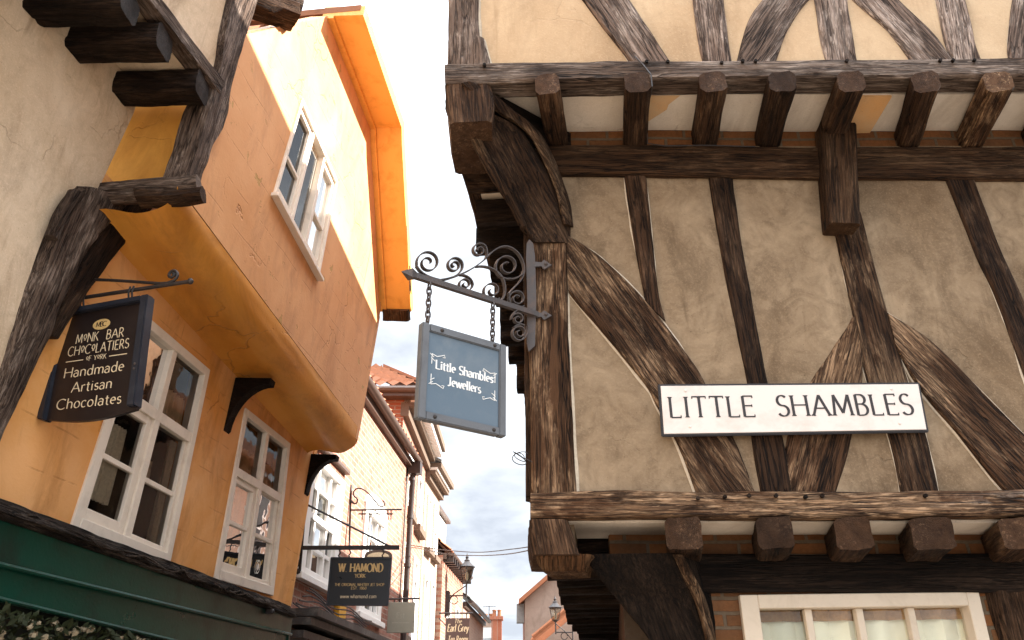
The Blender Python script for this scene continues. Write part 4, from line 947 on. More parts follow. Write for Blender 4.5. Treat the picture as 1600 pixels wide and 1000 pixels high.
# upper wall with its clipped gable
A_, B_, C_ = PLU.px(512,25), PLU.px(580,200), PLU.px(592,470)
w3 = [PLU.px(*c) for c in ((470,153),(525,283),(496,433),(426,303))]
gz = lambda s_: 0
outer = []
for i in range(31):
    t = i/30; outer.append(L2(.40+(4.30-.40)*t, .32-.22*t))
sC = SGN*C_.x; sA = SGN*A_.x; sB = SGN*B_.x
outer += [L2(4.31, C_.y-.15), (C_.x, C_.y), (B_.x, B_.y), (A_.x, A_.y), L2(.36, A_.y-(sA-.36)*1.22), L2(.33,1.2)]
bm = bmesh.new(); poly_slab(bm, outer, [ins(w3,.015)], .16); part('upper_wall', bm, PEACH, OH, PLU.M())
bars = [(0,.03,0,1,-.09,.02),(.97,1,0,1,-.09,.02),(.03,.97,0,.04,-.09,.02),(.03,.97,.95,1,-.09,.03),(.335,.375,.04,.95,-.09,.008),(.635,.675,.04,.95,-.09,.008)]
for a, b in ((.03,.335),(.675,.97)):
    bars += [(a,a+.03,.04,.95,-.07,-.005),(b-.03,b,.04,.95,-.07,-.005),(a+.03,b-.03,.04,.085,-.07,-.005),(a+.03,b-.03,.88,.95,-.07,-.005),(a+.03,b-.03,.545,.575,-.06,-.01)]
bars += [(.375,.40,.04,.95,-.12,-.05),(.61,.635,.04,.95,-.12,-.05),(.40,.61,.04,.10,-.12,-.05),(.40,.61,.89,.95,-.12,-.05),(.40,.61,.545,.575,-.11,-.06)]
panes = [(.06,.305,.085,.88),(.705,.94,.085,.88),(.40,.61,.10,.89)]
window(PLU, w3, OH, 'window', WHITE_PAINT, bars, panes, GLASS_SKY, sill=(.02,.03,.06), room=.8, label='upper three light window in the gable wall', curtain=[(.02,.98,.62,1,-.35,ROOM)])
# boxed orange verge following the clipped gable
def verge(path, wd, dep, name, m):
    bm = bmesh.new(); prev = None; n = len(path)
    for i, p in enumerate(path):
        a, b = path[max(0,i-1)], path[min(n-1,i+1)]
        d1 = (path[i]-a).normalized() if i else (b-p).normalized(); d2 = (b-p).normalized() if i < n-1 else d1
        nm = V((-(d1+d2).y, (d1+d2).x)).normalized()*SGN; k = 1/max(.6, nm.dot(V((-d2.y,d2.x))*SGN))
        if nm.y < 0 and abs(nm.y) > .3: nm = -nm
        q = [PLU.p(*(p - nm*.03*k), -.05), PLU.p(*(p - nm*.03*k), .06), PLU.p(*(p), .06), PLU.p(*(p), wd), PLU.p(*(p + nm*dep*k), wd), PLU.p(*(p + nm*dep*k), -.05)]
        cur = [bm.verts.new(x) for x in q]
        if prev:
            for j in range(6): bm.faces.new((prev[j], prev[(j+1)%6], cur[(j+1)%6], cur[j]))
        else: bm.faces.new(cur[::-1])
        prev = cur
    bm.faces.new(prev); part(name, bm, m, OH)
Cx = PLU.px(597,486)
verge([A_, B_, V((B_.x+ (C_.x-B_.x)*.08, B_.y-.14)), Cx], .34, .12, 'boxed_verge', ORANGE_PAINT)
p = PLU.p(Cx.x, Cx.y, .17) ; pd = (PLU.p(*Cx) - PLU.p(*B_)).normalized()
tbar('rafter_foot', p - pd*.03, p + pd*.10, .30, .15, OAK_BROWN, OH, up=PLU.n.cross(pd), rough=.012, cham=.02)
bm = bmesh.new()
pts = [A_, B_, Cx]; back = [PLU.p(*A_, -3.5), PLU.p(*B_, -3.5), PLU.p(*Cx, -3.5)]
LE = V((A_.x - (Cx.x-B_.x), Cx.y)); pts = [LE] + pts; back = [q - V((0,0,.32)) for q in [PLU.p(*LE, -3.5)] + back]
for i in range(3):
    up_ = PLU.y*(.04 if i else -.10); d_ = [PLU.p(*pts[i], .30 if i else -.6)+up_*1.5, PLU.p(*pts[i+1], .30 if i else -.6)+up_*1.5, back[i+1]+up_*1.5, back[i]+up_*1.5]
    hexa(bm, d_ + [q+PLU.y*.07 for q in d_])
part('roof', bm, TILE, OH)
# end wall of the jettied storey, towards the far houses
bm = bmesh.new(); q = [su(PLU,4.29,-.02,0), su(PLU,4.29,1.6,0), su(PLU,4.29,3.2,-1.4), su(PLU,4.29,3.2,-3.4), su(PLU,4.29,-.02,-3.4)]; n_ = V((.12,.99,0))*.08
a = [bm.verts.new(x-n_) for x in q]; b = [bm.verts.new(x) for x in q]; bm.faces.new(a); bm.faces.new(b[::-1])
for i in range(5): bm.faces.new((a[i], b[i], b[(i+1)%5], a[(i+1)%5]))
part('end_wall', bm, PEACH, OH)
bm = bmesh.new(); q = [su(PLL,s_end-.01,v_,d) for v_, d in ((-2.65,0),(-2.65,-3.5),(2.0,-3.5),(2.0,0))]; q[0] = su(PLL,s_end-.01,-2.65,0)
a = [bm.verts.new(x-V((.01,.08,0))) for x in q]; b = [bm.verts.new(x) for x in q]; bm.faces.new(a); bm.faces.new(b[::-1])
for i in range(4): bm.faces.new((a[i], b[i], b[(i+1)%4], a[(i+1)%4]))
part('end_wall', bm, ORANGE_LOW, OH)
# dark curved knees under the cove
def knee(s0, foot, head, reach):
    pr = []
    for k in range(11):
        t = k/10; pr.append((.015 + reach*(1-math.cos(t*math.pi/2))**1.0, foot + (head-foot)*math.sin(t*math.pi/2)))
    outl = [(.0,foot-.02)] + pr + [(reach+.02, head+.05), (-.02, head+.05)]
    bm = bmesh.new()
    a = [bm.verts.new(su(PLL, s0-.05, y, x)) for x, y in outl]; b = [bm.verts.new(su(PLL, s0+.05, y, x)) for x, y in outl]
    bm.faces.new(a); bm.faces.new(b[::-1]); n = len(a)
    for i in range(n): bm.faces.new((a[i], b[i], b[(i+1)%n], a[(i+1)%n]))
    part('knee_bracket', bm, OAK_BLACK, OH)
ft = PLL.px(354,672); hd = PLL.px(356,590); knee(SGN*ft.x, ft.y, hd.y, .30)
ft = PLL.px(480,772); knee(s_end-.12, ft.y, 1.46, .26)
# green shop fascia under a ragged lead and timber capping
f0, f1 = .0, 4.62
FP = streetplane(-2.56, 4.0, 7, 2.5, 0); 
e0, e1 = FP.px(0,816), FP.px(452,966); b0, b1 = FP.px(0,940), FP.px(262,1002); m0, m1 = FP.px(0,886), FP.px(440,990)
slope = (e1.y-e0.y)/(e1.x-e0.x); 
def line(a, b, x): return a.y + (b.y-a.y)*(x-a.x)/(b.x-a.x)
ua, ub = e0.x - SGN*.8, e1.x
bm = bmesh.new(); poly_slab(bm, [(ua,line(e0,e1,ua)),(ub,line(e0,e1,ub)),(ub,line(m0,m1,ub)),(ua,line(m0,m1,ua))], [], .03, .03)
fa = part('fascia_board', bm, GREEN, OH, FP.M())
bm = bmesh.new(); poly_slab(bm, [(ua,line(m0,m1,ua)-.0),(ub,line(m0,m1,ub)),(ub,line(b0,b1,ub)),(ua,line(b0,b1,ua))], [], .03, .012); part('fascia_board', bm, GREEN, OH, FP.M())
bm = bmesh.new(); tube(bm, [FP.p(x, line(m0,m1,x)+.004, .036) for x in [ua+(ub-ua)*i/20 for i in range(21)]], .013, 8)
tube(bm, [FP.p(x, line(b0,b1,x)+.008, .02) for x in [ua+(ub-ua)*i/20 for i in range(21)]], .012, 8); part('moulding', bm, GREEN, fa, smooth=True)
for (dz, dd, ht) in ((.045,.07,.030),(.022,.055,.03),(.085,.0,.05)):
    st = []
    for i in range(9):
        x = ua + (ub-ua)*i/8; y = line(e0,e1,x) + dz; d = dd + random.uniform(-.012,.012)
        st.append([FP.p(x,y+ht/2,d), FP.p(x,y-ht/2-.005,d+.006), FP.p(x,y-ht/2,-.30), FP.p(x,y+ht/2+.06,-.30)])
    timber('fascia_capping', st, LEAD, OH, rough=.014, cham=.006)
for k in range(7):                                 # loose strips of lead and old rope along the capping
    r0 = random.random()*.75; r1 = r0 + .12 + .2*random.random(); bm = bmesh.new(); ph = random.random()*9
    tube(bm, [FP.p(ua+(ub-ua)*(r0+(r1-r0)*i/14), line(e0,e1,ua+(ub-ua)*(r0+(r1-r0)*i/14)) + .035 + .018*math.sin(i*.9+ph) + .012*random.random(), .075+.012*math.sin(i*1.3+ph)) for i in range(15)], .007, 5, r1=.004)
    part('loose_strip', bm, LEAD, OH, smooth=True)
bm = bmesh.new(); u_, d0 = ub, .03
hexa(bm, [FP.p(u_,a,d) for d in (.025,-.22) for a in (line(e0,e1,u_),line(b0,b1,u_))] and [FP.p(x,a,d) for x in (u_,u_-SGN*.03) for a,d in ((line(e0,e1,u_),.028),(line(b0,b1,u_),.028),(line(b0,b1,u_),-.25),(line(e0,e1,u_),-.25))]); part('fascia_return', bm, GREEN, OH)
bm = bmesh.new(); hexa(bm, [FP.p(x,y,d) for d in (-.2,-.28) for x,y in ((ua,-2.5),(ub,-2.5),(ub,-.1),(ua,-.1))]); part('shop_front', bm, m_flat('dark_shop_front', (.03,.035,.03), .5), OH)
bm = bmesh.new(); q = FP.px(412,950); 
hexa(bm, [FP.p(q.x+a,q.y+b,d) for d in (.03,.07) for a,b in ((-.02,-.05),(.02,-.05),(.02,.04),(-.02,.04))]); ball(bm, FP.p(q.x,q.y-.03,.08), .022); part('small_lamp_bracket', bm, IRON, OH)

# flowers hung under the fascia
GD = thing('flower_garland', 'hanging mass of dried cream flowers and dark leaves under the green fascia', 'flowers', FP.p((b0.x+b1.x)/2, b0.y-.1, .1))
rg = random.Random(5); bl = bmesh.new(); bf = bmesh.new()
for i in range(2600):
    x = ua + (b1.x-ua)*rg.random()**.9*1.05; top = line(b0,b1,x) - .004; c = FP.p(x, top - .02 - .42*rg.random(), .06 + .16*rg.random() - .10)
    a = V((rg.uniform(-1,1),rg.uniform(-1,1),rg.uniform(-1,1))).normalized(); b = a.orthogonal().normalized(); l = rg.uniform(.018,.04)
    vv = [bl.verts.new(c + p) for p in (-a*l, b*l*.38, a*l, -b*l*.38)]; bl.faces.new(vv)
for i in range(330):
    x = ua + (b1.x-ua)*rg.random()*1.02; top = line(b0,b1,x); c = FP.p(x, top - .05 - .36*rg.random(), .10 + .10*rg.random()-.06); r_ = rg.uniform(.014,.028)
    for k in range(9):
        a = V((rg.uniform(-1,1),rg.uniform(-1,1),rg.uniform(-1,1))).normalized(); b = a.orthogonal().normalized(); cc = c + a*r_*.5
        bf.faces.new([bf.verts.new(cc + p) for p in (-b*r_*.6 - a*r_*.2, a.cross(b)*r_*.55, b*r_*.6 + a*r_*.3, -a.cross(b)*r_*.55)])
part('foliage', bl, LEAF, GD); part('blossoms', bf, PETAL, GD)

# loose cable hanging by the gable verge
bm = bmesh.new(); Yc = 7.6
pts = [front(Yc).hit(*p) for p in ((600,-160),(612,20),(616,110),(622,190),(629,280),(634,330),(637,380),(640,425),(640,455))]
tube(bm, pts, .004, 5); 
for k in range(5): tube(bm, [pts[-2] + V((0,0,.02*k)), pts[-1] + V((random.uniform(-.02,.02), 0, -.01*k))], .004, 5)
tag(part('hanging_cable', bm, IRON, None), 'thin loose dark cable with a frayed end dangling beside the orange verge', 'cable')

# ------------------------------------------------------------------ the houses further up the lane
def win_px(pl, q): return [pl.px(*c) for c in q]
def rect(s0, s1, z0, z1): return [V((SGN*s0,z1)), V((SGN*s1,z1)), V((SGN*s1,z0)), V((SGN*s0,z0))]
def sash(pl, q, parent, cols=3, glass=GLASS_SKY, rows=4, curtain=True, out=.03, sill=True):
    b, p = grid_bars([i/cols for i in range(1,cols)], [i/rows for i in range(1,rows) if i*2 != rows] + ([.5] if rows % 2 == 0 else []), (.12,.12,.06,.06), .035, (-.10,out), (-.06,out-.04))
    b.append((.12,.88,.48,.53,-.06,out-.02)); b.append((.12,.17,.06,.94,-.06,out-.03)); b.append((.83,.88,.06,.94,-.06,out-.03))
    return window(pl, q, parent, 'window', WHITE_CLEAN, b, p, glass, depth=(-.1,out), sill=(.06,.05,.08) if sill else None, room=.5, curtain=[(.1,.9,.05,.95,-.13,CURTAIN_AND_REFLECTION)] if curtain else None, paned=-.045)
def wallp(name, pl, outline, holes, m, root, th=.2):
    bm = bmesh.new(); poly_slab(bm, outline, holes, th); return part(name, bm, m, root, pl.M())
def S(x): return SGN*x
def gutter(pl, s0, s1, z, root, d=.16, r=.06, m=None):
    bm = bmesh.new(); n = 8; prof = [(d + r*math.cos(math.pi + math.pi*k/n), r*math.sin(math.pi + math.pi*k/n)) for k in range(n+1)] + [(d+r*.8,0),(d-r*.8,0)]
    a = [bm.verts.new(pl.p(S(s0), z+y, x)) for x,y in prof]; b = [bm.verts.new(pl.p(S(s1), z+y, x)) for x,y in prof]; k = len(a)
    for i in range(k): bm.faces.new((a[i], b[i], b[(i+1)%k], a[(i+1)%k]))
    bm.faces.new(a[::-1]); bm.faces.new(b)
    hexa(bm, [pl.p(S(x),y,d_) for d_ in (.0,.09) for x,y in ((s0,z-.14),(s1,z-.14),(s1,z-.02),(s0,z-.02))])
    return part('gutter', bm, m or GUTTER, root, smooth=True)
def pantiles(pl, s0, s1, z, rise, run, root, m=TILE, d=.18, name='roof'):
    bm = bmesh.new(); ns = max(4,int((s1-s0)/.055)); nr = max(3,int(math.hypot(rise,run)/.3)); rows = []
    for j in range(nr*2+1):
        t = (j//2 + (.0 if j % 2 == 0 else .97))/nr; lift = .035 if j % 2 == 0 else 0; t = min(t,1)
        rows.append([bm.verts.new(pl.p(S(s0+(s1-s0)*i/ns), z + rise*t + lift + .03*math.sin(i*2*math.pi/4), d - run*t)) for i in range(ns+1)])
    for a, b in zip(rows, rows[1:]):
        for i in range(ns): bm.faces.new((a[i], a[i+1], b[i+1], b[i]))
    f = [bm.verts.new(pl.p(S(x), z-.05 + (rise if k else 0), d - (run if k else 0))) for x,k in ((s0,0),(s1,0),(s1,1),(s0,1))]; bm.faces.new(f)
    return part(name, bm, m, root, smooth=True)

# --- brick house one: the black-sign shop
Q1 = streetplane(-2.28, 8.0, 4.5)
H1 = thing('brick_house', 'sunlit brick house with sash windows and a brown gutter just past the orange shop', 'building', (-2.6,11,0))
wA = win_px(Q1, ((486,710),(535,745),(522,926),(464,893))); wB = win_px(Q1, ((570,787),(602,818),(592,972),(556,957)))
wA[0].y = wA[1].y = (wA[0].y+wA[1].y)/2; wA[2].y = wA[3].y = (wA[2].y+wA[3].y)/2
x0 = wA[3].x; x1 = (wA[1].x+wA[2].x)/2; wA = [V((x0,wA[0].y)),V((x1,wA[0].y)),V((x1,wA[2].y)),V((x0,wA[2].y))]
zb = (wB[2].y+wB[3].y)/2; zt = (wB[0].y+wB[1].y)/2; xb0 = (wB[0].x+wB[3].x)/2; xb1 = (wB[1].x+wB[2].x)/2; wB = [V((xb0,zt)),V((xb1,zt)),V((xb1,zb)),V((xb0,zb))]
wallp('wall', Q1, [(S(.42),0),(S(6.05),0),(S(6.05),5.72),(S(.42),5.72)], [ins(wA,.03), ins(wB,.03)], BRICK_PALE, H1, .24)
sash(Q1, wA, H1, 3, curtain=True); sash(Q1, wB, H1, 3)
bm = bmesh.new()                                   # timber box surround and drip board over the first window, arch over the second
hexa(bm, [Q1.p(x,y,d) for d in (.0,.07) for x,y in ((wA[0].x-S(.06),wA[0].y+.10),(wA[1].x+S(.05),wA[0].y+.10),(wA[1].x+S(.05),wA[0].y+.14),(wA[0].x-S(.06),wA[0].y+.14))]); part('drip_board', bm, GUTTER, H1)
bm = bmesh.new(); c = (wB[0]+wB[1])/2; hw = abs(wB[1].x-wB[0].x)/2
pts = [(c.x + hw*1.05*math.cos(math.pi*k/12), c.y + .02 + .22*math.sin(math.pi*k/12)) for k in range(13)]
poly_slab(bm, pts, [], .05, .03); part('arched_head', bm, WHITE_CLEAN, H1, Q1.M())
gutter(Q1, .3, 6.0, 5.74, H1, .17, .065); pantiles(Q1, .3, 6.05, 5.80, 1.6, 2.0, H1)
bm = bmesh.new(); u_ = S(5.88); tube(bm, [Q1.p(u_,5.62,.17), Q1.p(u_,5.45,.10), Q1.p(u_,4.6,.09), Q1.p(u_-S(.0),2.2,.09)], .045, 10)
for z in (5.40,4.75,3.95,3.2): tube(bm, [Q1.p(u_,z-.03,.09), Q1.p(u_,z+.03,.09)], .058, 10)
box0 = [Q1.p(u_+a,b,d) for d in (.03,.24) for a,b in ((-.09,5.48),(.09,5.48),(.12,5.68),(-.12,5.68))]; hexa(bm, box0); part('downpipe', bm, PIPE_DARK, H1, smooth=True)
bm = bmesh.new(); tube(bm, [Q1.p(u_-S(.16),5.4,.03), Q1.p(u_-S(.17),3.2,.03)], .014, 6); part('thin_pipe', bm, PIPE_DARK, H1)
bm = bmesh.new()
for dz, d_ in ((2.62,.34),(2.54,.28),(2.42,.22)): hexa(bm, [Q1.p(S(x),z,d) for d in (-.02,d_) for x,z in ((.45,dz-.07),(6.0,dz-.07),(6.0,dz),(.45,dz))])
part('shop_cornice', bm, m_paint('weathered_black_cornice', (.035,.03,.028), .5, (.2,.18,.16), .7), H1)
bm = bmesh.new(); rw = random.Random(3)
for k in range(6): tube(bm, [Q1.p(S(.4+i*.22), 2.66+.022*k+.012*rw.random()-.03*math.sin(i*.9+k), .10+.03*k) for i in range(13)], .008, 5)
part('cable_run', bm, IRON_GREY, H1, smooth=True)
bm = bmesh.new(); c = Q1.px(526,962)
hexa(bm, [Q1.p(c.x+S(a),c.y+b,d) for d in (.0,.07) for a,b in ((-.16,-.24),(.16,-.24),(.16,.16),(-.16,.16))]); bmesh.ops.bevel(bm, geom=sharp(bm), offset=.012, segments=2, affect='EDGES')
YB = thing('alarm_box', 'small yellow alarm box on the brick wall under the black hanging sign', 'alarm box', Q1.p(c.x,c.y))
part('housing', bm, YELLOW, YB); bm = bmesh.new(); ball(bm, Q1.p(c.x+S(.05),c.y-.20,.075), .06, 10, 6, (.6,1,1)); part('sounder', bm, SIGN_DARK, YB)

# --- brick house two: taller, pantiled, with a toothed cornice
Q2 = streetplane(-1.98, 14.05, 1.2); H2L = 3.5
H2 = thing('brick_house', 'taller pale brick house with toothed cornice and pantiled roof beside the downpipe', 'building', (-2.4,15.5,0))
g = front(14.05)
wallp('end_wall', g, [(-5.2,0),(-1.98,0),(-1.98,6.98),(-5.2,6.98)], [], BRICK_RED, H2, .2)
wq = [[(637,752),(648,770),(645,818),(634,800)], [(652,790),(661,803),(657,850),(648,836)], [(640,868),(650,880),(645,960),(636,952)], [(655,872),(662,880),(658,950),(650,942)]]
hz = []
def level(q):
    zt = (q[0].y+q[1].y)/2; zb = (q[2].y+q[3].y)/2; xa = (q[0].x+q[3].x)/2; xb = (q[1].x+q[2].x)/2; return [V((xa,zt)),V((xb,zt)),V((xb,zb)),V((xa,zb))]
wq = [rect(.75,1.55,5.15,6.2), rect(2.2,3.0,5.15,6.2), rect(.75,1.55,3.0,4.55), rect(2.2,3.0,3.0,4.55)]
wallp('wall', Q2, [(S(0),0),(S(H2L),0),(S(H2L),7.0),(S(0),7.0)], [ins(q,.03) for q in wq], BRICK_PALE, H2, .2)
for q in wq: sash(Q2, q, H2, 2, out=.04, sill=False); bm = bmesh.new(); hexa(bm, [Q2.p(x,y,d) for d in (0,.13) for x,y in ((q[3].x-S(.1),q[3].y-.14),(q[2].x+S(.1),q[3].y-.14),(q[2].x+S(.1),q[3].y-.01),(q[3].x-S(.1),q[3].y-.01))]); part('stone_sill', bm, STONE_DARK, H2)
bm = bmesh.new()
for d, z0, z1 in ((.10,6.62,6.80),(.20,6.80,6.88),(.42,7.02,7.12)): hexa(bm, [Q2.p(S(x),z,e_) for e_ in (-.05,d) for x,z in ((-.02,z0),(H2L,z0),(H2L,z1),(-.02,z1))])
part('cornice', bm, STONE_DARK, H2)
bm = bmesh.new(); n = 34
for i in range(n): x = .0 + H2L*i/n; hexa(bm, [Q2.p(S(a),z,e_) for e_ in (.0,.36) for a,z in ((x,6.885),(x+H2L/n*.5,6.885),(x+H2L/n*.5,7.015),(x,7.015))])
part('dentil_course', bm, WHITE_CLEAN, H2)
bm = bmesh.new(); hexa(bm, [Q2.p(S(x),z,e_) for e_ in (-.02,.12) for x,z in ((0,6.885),(H2L,6.885),(H2L,7.015),(0,7.015))]); part('frieze', bm, STONE_DARK, H2)
# eave and hipped pantile slope that face down the lane
bm = bmesh.new(); hexa(bm, [V(p) for p in ((-5.2,13.82,6.93),(-1.62,13.82,6.93),(-1.62,14.1,6.93),(-5.2,14.1,6.93),(-5.2,13.82,7.06),(-1.62,13.82,7.06),(-1.62,14.1,7.06),(-5.2,14.1,7.06))]); tube(bm, [(-5.2,13.78,7.05),(-1.58,13.78,7.05)], .06, 8)
part('gutter', bm, GUTTER, H2)
gp = Pl((-1.6,13.8,7.1), (0,-1,0)); 
bm = bmesh.new(); ns = 60; rows = []; nr = 5
for j in range(nr*2+1):
    t = min(1,(j//2 + (.0 if j % 2 == 0 else .97))/nr); lift = .04 if j % 2 == 0 else 0
    rows.append([bm.verts.new((-5.2+(3.58-1.0*t)*i/ns, 13.76+1.35*t, 7.10+.95*t+lift+.035*math.sin(i*2*math.pi/4))) for i in range(ns+1)])
for a, b in zip(rows, rows[1:]):
    for i in range(ns): bm.faces.new((a[i], a[i+1], b[i+1], b[i]))
part('roof', bm, TILE, H2, smooth=True)
bm = bmesh.new(); v = [V(p) for p in ((-1.58,13.76,7.13),(-1.5,17.5,7.13),(-2.6,17.5,8.05),(-2.6,15.1,8.05))]; hexa(bm, v + [p+V((0,0,.06)) for p in v]); part('roof', bm, TILE, H2)
bm = bmesh.new(); tube(bm, [g.p(-2.35,6.9,.06), g.p(-2.35,5.6,.06)], .04, 8); part('downpipe', bm, PIPE_DARK, H2)

# --- cream painted house three
Q3 = streetplane(-1.90, 17.56, 4.5); H3L = 1.95
H3 = thing('rendered_house', 'narrow cream house with two columns of tall white sash windows', 'building', (-2.2,18.5,0))
wq = [rect(.28,.78,5.0,6.15), rect(1.12,1.62,5.0,6.15), rect(.28,.78,3.0,4.45), rect(1.12,1.62,3.0,4.45)]
wallp('wall', Q3, [(0,0),(S(H3L),0),(S(H3L),6.62),(0,6.62)], [ins(q,.03) for q in wq], BRICK_CREAM, H3, .2)
for q in wq: sash(Q3, q, H3, 2, out=.05, sill=False); bm = bmesh.new(); hexa(bm, [Q3.p(x,y,d) for d in (0,.13) for x,y in ((q[3].x-S(.08),q[3].y-.12),(q[2].x+S(.08),q[3].y-.12),(q[2].x+S(.08),q[3].y-.01),(q[3].x-S(.08),q[3].y-.01))]); part('stone_sill', bm, STONE_DARK, H3)
bm = bmesh.new()
for d, z0, z1 in ((.10,6.42,6.54),(.22,6.54,6.62),(.34,6.68,6.78)): hexa(bm, [Q3.p(S(x),z,e_) for e_ in (-.05,d) for x,z in ((0,z0),(H3L,z0),(H3L,z1),(0,z1))])
part('cornice', bm, STONE_DARK, H3)
bm = bmesh.new(); hexa(bm, [Q3.p(S(x),z,e_) for e_ in (.0,.26) for x,z in ((0,6.62),(H3L,6.62),(H3L,6.68),(0,6.68))]); part('cornice', bm, WHITE_CLEAN, H3)
bm = bmesh.new(); v = [Q3.p(S(x),z,d) for x,z,d in ((0,6.79,.34),(H3L,6.79,.34),(H3L,7.6,-1.4),(0,7.6,-1.4))]; hexa(bm, v+[p+V((0,0,.06)) for p in v]); part('roof', bm, SLATE, H3)
bm = bmesh.new(); hexa(bm, [Q3.p(S(x),z,d) for d in (-3,-.21) for x,z in ((H3L-.1,0),(H3L,0),(H3L,6.5),(H3L-.1,6.5))]); part('end_wall', bm, BRICK_CREAM, H3)

# --- brick house four with a dormer
Q4 = streetplane(-1.62, 19.55, 4.5); H4L = 3.6
H4 = thing('brick_house', 'lower orange brick house with a boxy roof dormer behind the street lantern', 'building', (-1.9,21,0))
wq = [rect(.7,1.4,3.1,4.3), rect(2.2,2.9,3.1,4.3)]
wallp('wall', Q4, [(0,0),(S(H4L),0),(S(H4L),5.15),(0,5.15)], [ins(q,.03) for q in wq], BRICK_PALE, H4, .2)
for q in wq: sash(Q4, q, H4, 2, out=.03)
gutter(Q4, 0, H4L, 5.2, H4, .2, .07); pantiles(Q4, 0, H4L, 5.25, 1.3, 1.5, H4)
for i in range(12): bm = bmesh.new(); x = H4L*i/12+.1; hexa(bm, [Q4.p(S(a),z,d) for d in (.0,.24) for a,z in ((x,5.0),(x+.07,5.0),(x+.07,5.14),(x,5.14))]); part('rafter_end', bm, PIPE_DARK, H4)
d0 = -.30
bm = bmesh.new(); hexa(bm, [Q4.p(S(a),z,d) for d in (-1.5,d0) for a,z in ((.35,5.5),(2.1,5.5),(2.1,6.35),(.35,6.35))]); dm = part('dormer', bm, SLATE, H4)
bm = bmesh.new(); hexa(bm, [Q4.p(S(a),z,d) for d in (-1.6,d0+.12) for a,z in ((.25,6.35),(2.2,6.35),(2.2,6.42),(.25,6.42))]); part('dormer_roof', bm, GUTTER, dm)
bm = bmesh.new(); hexa(bm, [Q4.p(S(a),z,d) for d in (d0,d0+.03) for a,z in ((.45,5.62),(2.0,5.62),(2.0,6.28),(.45,6.28))]); part('dormer_window', bm, WHITE_CLEAN, dm)
bm = bmesh.new(); hexa(bm, [Q4.p(S(a),z,d) for d in (-1.3,-.7) for a,z in ((2.9,5.6),(3.45,5.6),(3.45,6.5),(2.9,6.5))]); part('chimney', bm, BRICK_RED, H4)

# --- cream house five, and the end of the lane
Q5 = streetplane(-1.33, 23.2, 4.5); H5 = thing('rendered_house', 'small pale house with a sloping dark eave beyond the brown tea room sign', 'building', (-1.5,25,0))
wq = [rect(.8,1.6,2.7,3.7), rect(2.6,3.4,2.7,3.7)]
wallp('wall', Q5, [(0,0),(S(5),0),(S(5),4.55),(0,4.55)], [ins(q,.03) for q in wq], BRICK_CREAM, H5, .2)
for q in wq: sash(Q5, q, H5, 2, out=.03)
gutter(Q5, 0, 5, 4.6, H5, .2, .07, PIPE_DARK); pantiles(Q5, 0, 5, 4.66, 1.2, 1.5, H5, SLATE)

HE = thing('brick_house', 'grey roofed house with a red brick chimney closing the view up the lane', 'building', (-1.0,41.5,0))
pe = front(40.0)
e = [pe.px(*c) for c in ((748,976),(770,976),(775,1040),(740,1040))]
wallp('wall', pe, [(-3.8,0),(-.75,0),(-.75,4.4),(-3.8,4.4)], [], BRICK_CREAM, HE, .3)
bm = bmesh.new(); v = [V(p) for p in ((-4.0,39.7,4.3),(-.7,39.7,4.3),(-.95,42.2,6.0),(-4.0,42.2,6.0))]; hexa(bm, v + [p+V((0,0,.1)) for p in v]); part('roof', bm, SLATE, HE)
c = front(40.6).hit(776,1000); t_ = front(40.6).hit(776,969)
bm = bmesh.new(); hexa(bm, [V((c.x+a,40.6+b,z)) for z in (3.0,t_.z) for a,b in ((-.24,-.3),(.24,-.3),(.24,.3),(-.24,.3))]); hexa(bm, [V((c.x+a,40.6+b,z)) for z in (t_.z,t_.z+.14) for a,b in ((-.3,-.36),(.3,-.36),(.3,.36),(-.3,.36))]); ch = part('chimney', bm, BRICK_RED, HE)
bm = bmesh.new()
for dx in (-.12,.12): lathe(bm, (c.x+dx,40.6,t_.z+.14), ((.1,0),(.08,.25),(.1,.27),(.1,.32)), 10)
part('chimney_pot', bm, TILE, ch)
t2 = front(42.0).hit(760,972); bm = bmesh.new(); hexa(bm, [V((t2.x+a,42+b,z)) for z in (3.0,t2.z) for a,b in ((-.55,-.3),(.45,-.3),(.45,.3),(-.55,.3))]); ch = part('chimney', bm, BRICK_RED, HE)
bm = bmesh.new()
for dx in (-.35,-.05,.25): lathe(bm, (t2.x+dx,42,t2.z), ((.11,0),(.09,.3),(.11,.32),(.11,.38)), 10)
part('chimney_pot', bm, TILE, ch)
bm = bmesh.new(); m_ = front(42).hit(764,972); tube(bm, [m_, m_+V((0,0,.75))], .02, 6); tube(bm, [m_+V((-.3,0,.7)), m_+V((.35,0,.74))], .014, 6)
for k in range(5): tube(bm, [m_+V((-.25+.13*k,-.16,.72)), m_+V((-.25+.13*k,.16,.72))], .008, 5)
part('aerial', bm, IRON_GREY, HE)

